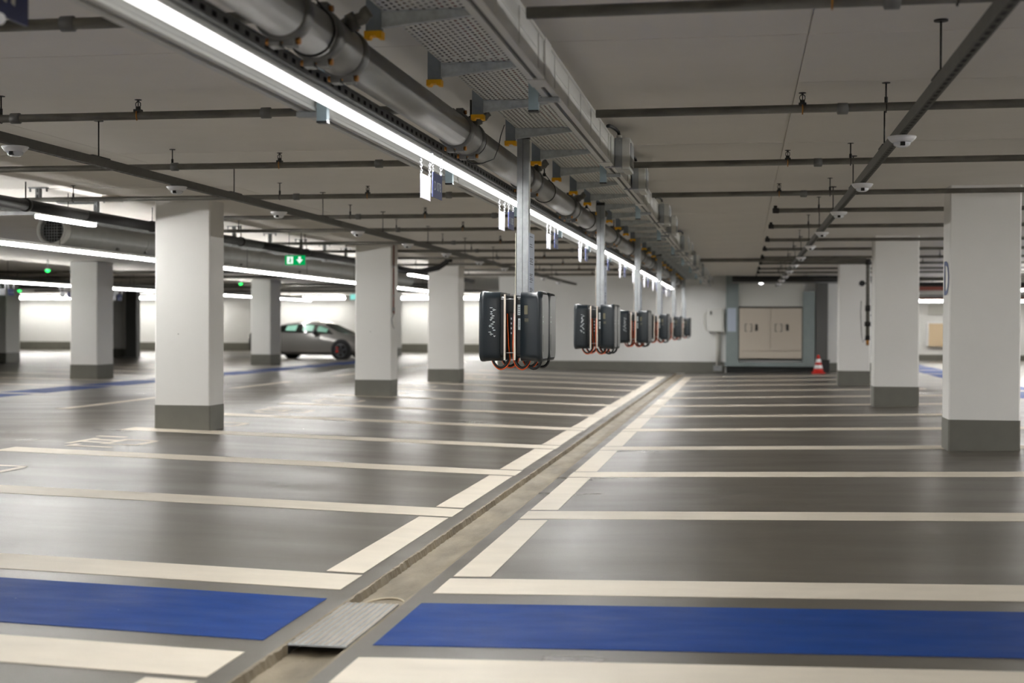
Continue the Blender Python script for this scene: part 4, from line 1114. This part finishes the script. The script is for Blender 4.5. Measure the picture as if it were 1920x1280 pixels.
for k, (x, yy, z, lb) in enumerate(((-13.9, 26.2, 2.30, 'green indicator light above the far left lamp line'), (-20.5, 37.0, 2.17, 'green indicator light near the left edge over the wall lamps'), (-13.95, 37.3, 2.37, 'green indicator light left of the fourth hall column'))):
    t = thing('indicator_light', lb, 'light', (x, yy, z), 'green bay indicator lights')
    mb = MB(); mb.lathe([(0, -0.05), (0.035, -0.035), (0.05, 0.0)], (0, 0, 0), 14); mb.obj('lit_dome', M['greenled'], t)
    mb = MB(); mb.tube([(0, 0, 0), (0, 0, CEIL - z)], 0.008, 6); mb.lathe([(0.055, 0.0), (0.05, 0.02), (0, 0.02)], (0, 0, 0), 14); mb.obj('light_holder', M['white'], t)
# runs of service pipes in the far parts of the hall
def run(name, label, m, pts, r, group, clamps=3):
    t = thing(name, label, 'pipe', pts[0], group)
    p0 = Vector(pts[0])
    loc = [Vector(p) - p0 for p in pts]
    mb = MB(); mb.tube(loc, r, 10); mb.obj('pipe_run', M[m], t)
    mb = MB()
    for i in range(clamps):
        p = loc[0].lerp(loc[-1], (i + 0.5) / clamps) if len(loc) == 2 else loc[min(i, len(loc) - 1)]
        mb.tube([p + Vector((0, 0, r * 0.9)), (p.x, p.y, CEIL - p0.z)], 0.006, 5)
    mb.obj('pipe_rods', M['iron'], t)
g = 'service pipes in the far left hall'
run('service_pipe', 'black service pipe over the far left bays, lowest of the bundle', 'blackpipe', [(-16.2, 20, 2.2), (-16.2, 50, 2.2)], 0.06, g, 9)
run('service_pipe', 'thin grey service pipe over the far left bays', 'pipe', [(-16.8, 20, 2.3), (-16.8, 50, 2.3)], 0.035, g, 9)
run('service_pipe', 'pale conduit over the far left bays', 'conduit', [(-17.6, 20, 2.3), (-17.6, 50, 2.3)], 0.05, g, 9)
run('service_pipe', 'red-brown service pipe over the far left bays', 'redbrown', [(-18.6, 20, 2.32), (-18.6, 52, 2.32)], 0.04, g, 9)
for k, yy in enumerate((30.5, 34.0, 40.2, 43, 48)):
    run('cross_pipe', f'dark cross pipe high over the far left bays, {ORD[k]} of five', 'pipe', [(-26, yy, 2.43), (-9, yy, 2.43)], 0.035, 'cross pipes over the far left bays', 6)
g = 'service pipes in the far right hall'
for k, (yy, z, m, r, lb) in enumerate(((33, 2.32, 'pipe', 0.05, 'dark pipe high between the right columns'), (36.5, 2.3, 'iron', 0.06, 'black pipe high between the right columns'), (39, 2.27, 'redbrown', 0.07, 'red-brown pipe between the right columns'), (42.3, 2.33, 'conduit', 0.1, 'thick pale pipe between the right columns'), (44.5, 2.18, 'darkgalv', 0.05, 'grey pipe just above the right wall lamp'), (45.4, 2.12, 'redbrown', 0.05, 'second red-brown pipe close above the right wall lamp'))):
    run('service_pipe', lb, m, [(3.5, yy, z), (13.5, yy, z)], r, g, 4)
g = 'pipes close before the end wall'
for k, (yy, z, m, r, lb) in enumerate(((33.2, 2.33, 'iron', 0.07, 'thick black cross pipe before the end wall'), (34.4, 2.36, 'darkgalv', 0.09, 'grey cross duct pipe before the end wall'), (35.4, 2.34, 'pipe', 0.05, 'dark pipe hugging the end wall'))):
    run('service_pipe', lb, m, [(-0.25, yy, z), (3.2, yy, z)], r, g, 3)
t = thing('wall_conduit', 'thin brown conduit running down the right side of the second left column', 'conduit', (-5.325, 20.86, 1.2))
mb = MB(); mb.tube([(0, 0, 1.24), (0, 0, 0.28), (0.012, -0.02, 0.18)], 0.012, 8); mb.obj('conduit_run', M['redbrown'], t)
mb = MB(); mb.tube([(0.012, -0.02, 0.18), (-0.02, -0.05, 0.1), (0.0, -0.06, 0.0), (0.02, -0.04, -0.05)], 0.008, 8); mb.tube([(0, 0, 0.28), (0, 0, 0.2)], 0.022, 10); mb.obj('loose_tail', M['darkgalv'], t)
for z in (0.9, 0.45):
    mb = MB(); mb.box(-0.02, 0.016, -0.014, 0.014, z, z + 0.02); mb.obj('conduit_clip', M['galv'], t)
t = thing('stub_pipe', 'pale capped pipe ending near the left edge under the short lamp', 'pipe', (-9.6, 15.6, 2.3))
mb = MB(); mb.tube([(-3.0, 0, 0.0), (0.0, 0, -0.01), (0.05, 0, 0.03), (0.05, 0, 0.08)], 0.04, 12); mb.obj('pipe_run', M['conduit'], t)
mb = MB(); mb.tube([(0.05, 0, 0.06), (0.05, 0, 0.11)], 0.05, 12); mb.obj('pipe_elbow', M['iron'], t)
mb = MB(); mb.tube([(-0.4, 0, 0.03), (-0.4, 0, 0.196)], 0.006, 6); mb.tube([(-2.2, 0, 0.03), (-2.2, 0, 0.196)], 0.006, 6); mb.obj('pipe_rods', M['iron'], t)
t = thing('pipe_cable', 'thin black cable slung under the big pipe just before the nearest post', 'cable', (PX, 8.0, PZ))
mb = MB(); mb.tube([(0.11, 0.35, 0.16), (0.105, 0.25, 0.08), (0.1, 0.2, 0.0), (0.08, 0.16, -0.07), (0.02, 0.12, -0.098), (-0.04, 0.1, -0.1), (-0.085, 0.08, -0.075), (-0.12, 0.08, -0.045)], 0.003, 6); mb.obj('cable_run', M['black'], t)
t = thing('flex_hose', 'black sagging hose between the second and third left columns', 'hose', (-5.75, 24.6, 2.25))
mb = MB(); mb.tube([(-0.6, 0, 0.0), (-0.3, 0, -0.06), (0.0, 0, -0.06), (0.3, 0, 0.0), (0.45, 0, 0.1), (0.5, 0, 0.2)], 0.05, 10); mb.obj('hose_run', M['black'], t)
mb = MB(); mb.lathe([(0.06, 0.1), (0.06, 0.2)], (0.5, 0, 0), 12); mb.obj('hose_collar', M['iron'], t)

# ------------------------------------------------------------------ parked car
def car():
    SC = 0.9
    t = thing('car', 'grey fastback car with red brake calipers parked before the white far wall', 'car', (-14.32, 45.5, zf(-14.5)), None, math.radians(-8))
    t.scale = (SC, SC, SC)
    # stations along x (front = +x): x, half width, sill z, belt z, roof z, roof half width
    st = [(-2.48, 0.70, 0.42, 0.80, 0.86, 0.55), (-2.38, 0.84, 0.30, 0.93, 0.99, 0.62), (-2.0, 0.94, 0.22, 1.0, 1.08, 0.62), (-1.5, 0.97, 0.20, 1.0, 1.21, 0.58), (-1.0, 0.97, 0.20, 0.98, 1.32, 0.56), (-0.4, 0.96, 0.20, 0.96, 1.40, 0.56),
          (0.1, 0.96, 0.20, 0.95, 1.41, 0.56), (0.55, 0.96, 0.20, 0.94, 1.34, 0.57), (0.95, 0.96, 0.20, 0.93, 1.16, 0.62), (1.32, 0.97, 0.20, 0.90, 0.99, 0.70), (1.75, 0.96, 0.20, 0.86, 0.90, 0.68), (2.15, 0.90, 0.22, 0.74, 0.80, 0.62), (2.42, 0.76, 0.28, 0.60, 0.66, 0.5), (2.5, 0.6, 0.35, 0.52, 0.56, 0.4)]
    def sec(s, sg):
        x, hw, zs, zb, zr, rw = s
        return [(x, 0, zs), (x, sg * hw * 0.92, zs), (x, sg * hw, zs + 0.12), (x, sg * hw * 1.0, (zs + zb) * 0.55), (x, sg * hw * 0.955, zb), (x, sg * (rw + 0.05), zb + (zr - zb) * 0.86), (x, sg * rw * 0.72, zr - 0.01), (x, 0, zr)]
    mb = MB()
    for sg in (-1, 1):
        vs = [p for s in st for p in sec(s, sg)]
        fs = [(i * 8 + k, i * 8 + k + 1, (i + 1) * 8 + k + 1, (i + 1) * 8 + k) for i in range(len(st) - 1) for k in range(7)]
        mb.add(vs, fs, True)
        mb.f.append([len(mb.v) - len(vs) + k for k in range(8)]); mb.sm.append(False)
        mb.f.append([len(mb.v) - 8 + k for k in range(8)]); mb.sm.append(False)
    body = mb.obj('body', M['carpaint'], t)
    bm = bmesh.new(); bm.from_mesh(body.data); bmesh.ops.remove_doubles(bm, verts=bm.verts, dist=0.002); bmesh.ops.recalc_face_normals(bm, faces=bm.faces); bm.to_mesh(body.data); bm.free()
    for p in body.data.polygons: p.use_smooth = True
    def at(x, f, sg, off):
        for a, b in zip(st, st[1:]):
            if a[0] <= x <= b[0]:
                q = (x - a[0]) / (b[0] - a[0]); s = [a[i] + (b[i] - a[i]) * q for i in range(6)]
                pa = Vector(sec(s, sg)[4]); pb = Vector(sec(s, sg)[5]); p = pa.lerp(pb, f)
                return p + Vector((0, sg * off, off * 0.5))
    for sg in (-1, 1):
        for nm, m, x0, x1, off in (('side_glass', 'carglass', -1.75, 1.12, 0.03), ('rear_pane', 'paleglass', -0.85, -0.42, 0.04), ('front_pane', 'paleglass', -0.15, 0.28, 0.04), ('quarter_pane', 'paleglass', 0.45, 0.85, 0.04)):
            mb = MB(); n = 14; vs = []
            for i in range(n + 1):
                x = x0 + (x1 - x0) * i / n
                top = 0.9 if nm == 'side_glass' else 0.78
                bot = 0.06 if nm == 'side_glass' else 0.2
                if nm == 'side_glass':
                    e = min(1, (i / n) / 0.12, (1 - i / n) / 0.1); top = bot + (top - bot) * max(0.15, e)
                vs += [at(x, bot, sg, off), at(x, top, sg, off)]
            mb.add(vs, [(2 * i, 2 * i + 1, 2 * i + 3, 2 * i + 2) for i in range(n)], True); mb.obj(nm, M[m], t)
        mb = MB(); mb.lathe([(0.0, 0), (0.1, 0.01), (0.12, 0.07), (0.09, 0.16), (0.0, 0.18)], (0.42, sg * 1.02 - (0 if sg > 0 else 0.0), 0.92), 12); mb.box(0.36, 0.46, min(sg * 0.93, sg * 1.0), max(sg * 0.93, sg * 1.0), 0.95, 0.99); mb.obj('wing_mirror', M['black'], t)
        for x in (-1.42, 1.46):
            mb = MB(); mb.tube([(x, sg * 0.80, 0.36), (x, sg * 0.972, 0.36)], 0.40, 28); mb.obj('wheel_arch', M['black'], t)
            mb = MB(); mb.tube([(x, sg * 0.76, 0.335), (x, sg * 0.985, 0.335)], 0.335, 28); wh = mb.obj('wheel', M['tyre'], t)
            mb = MB()
            for i in range(5):
                a = 2 * PI * i / 5 + 0.3
                mb.prism([(x + 0.05 * math.cos(a - 0.5), 0.335 + 0.05 * math.sin(a - 0.5)), (x + 0.24 * math.cos(a - 0.16), 0.335 + 0.24 * math.sin(a - 0.16)), (x + 0.24 * math.cos(a + 0.16), 0.335 + 0.24 * math.sin(a + 0.16)), (x + 0.05 * math.cos(a + 0.5), 0.335 + 0.05 * math.sin(a + 0.5))], sg * 0.985, sg * 1.0, 'y')
            mb.ring((x, sg * 0.99, 0.335), 0.235, 0.016, 28, 6, 'y'); mb.obj('rim', M['rim'], wh)
            mb = MB(); mb.prism([(x - 0.2, 0.27), (x - 0.11, 0.27), (x - 0.11, 0.45), (x - 0.18, 0.47)], sg * 0.985, sg * 0.992, 'y'); mb.obj('brake_caliper', M['red'], wh)
    # wall lamp's reflection on the roof, painted in as a paler skin
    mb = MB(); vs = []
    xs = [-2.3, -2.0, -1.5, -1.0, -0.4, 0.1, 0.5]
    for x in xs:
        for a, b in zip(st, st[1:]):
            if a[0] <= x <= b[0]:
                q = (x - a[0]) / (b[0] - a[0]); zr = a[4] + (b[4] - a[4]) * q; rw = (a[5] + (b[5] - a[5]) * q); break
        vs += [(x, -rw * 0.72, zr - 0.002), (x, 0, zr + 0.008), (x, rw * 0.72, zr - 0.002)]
    mb.add(vs, [(i * 3 + k, i * 3 + k + 1, (i + 1) * 3 + k + 1, (i + 1) * 3 + k) for i in range(len(xs) - 1) for k in range(2)], True); mb.obj('roof_sheen', M['roofsheen'], t)
    mb = MB(); mb.add([(0.62, -0.56, 1.31), (0.62, 0.56, 1.31), (1.26, 0.68, 1.015), (1.26, -0.68, 1.015)], [(0, 1, 2, 3)]); mb.obj('windscreen', M['carglass'], t)
    for sg in (-1, 1):
        mb = MB(); mb.box(2.2, 2.4, min(sg * 0.62, sg * 0.86), max(sg * 0.62, sg * 0.86), 0.62, 0.7); mb.obj('headlamp', M['chargerface'], t)
    mb = MB(); mb.box(2.3, 2.52, -0.5, 0.5, 0.33, 0.5); mb.obj('grille', M['black'], t)
    mb = MB(); mb.box(-2.2, 2.1, -0.8, 0.8, 0.16, 0.24); mb.obj('underbody', M['black'], t)
car()
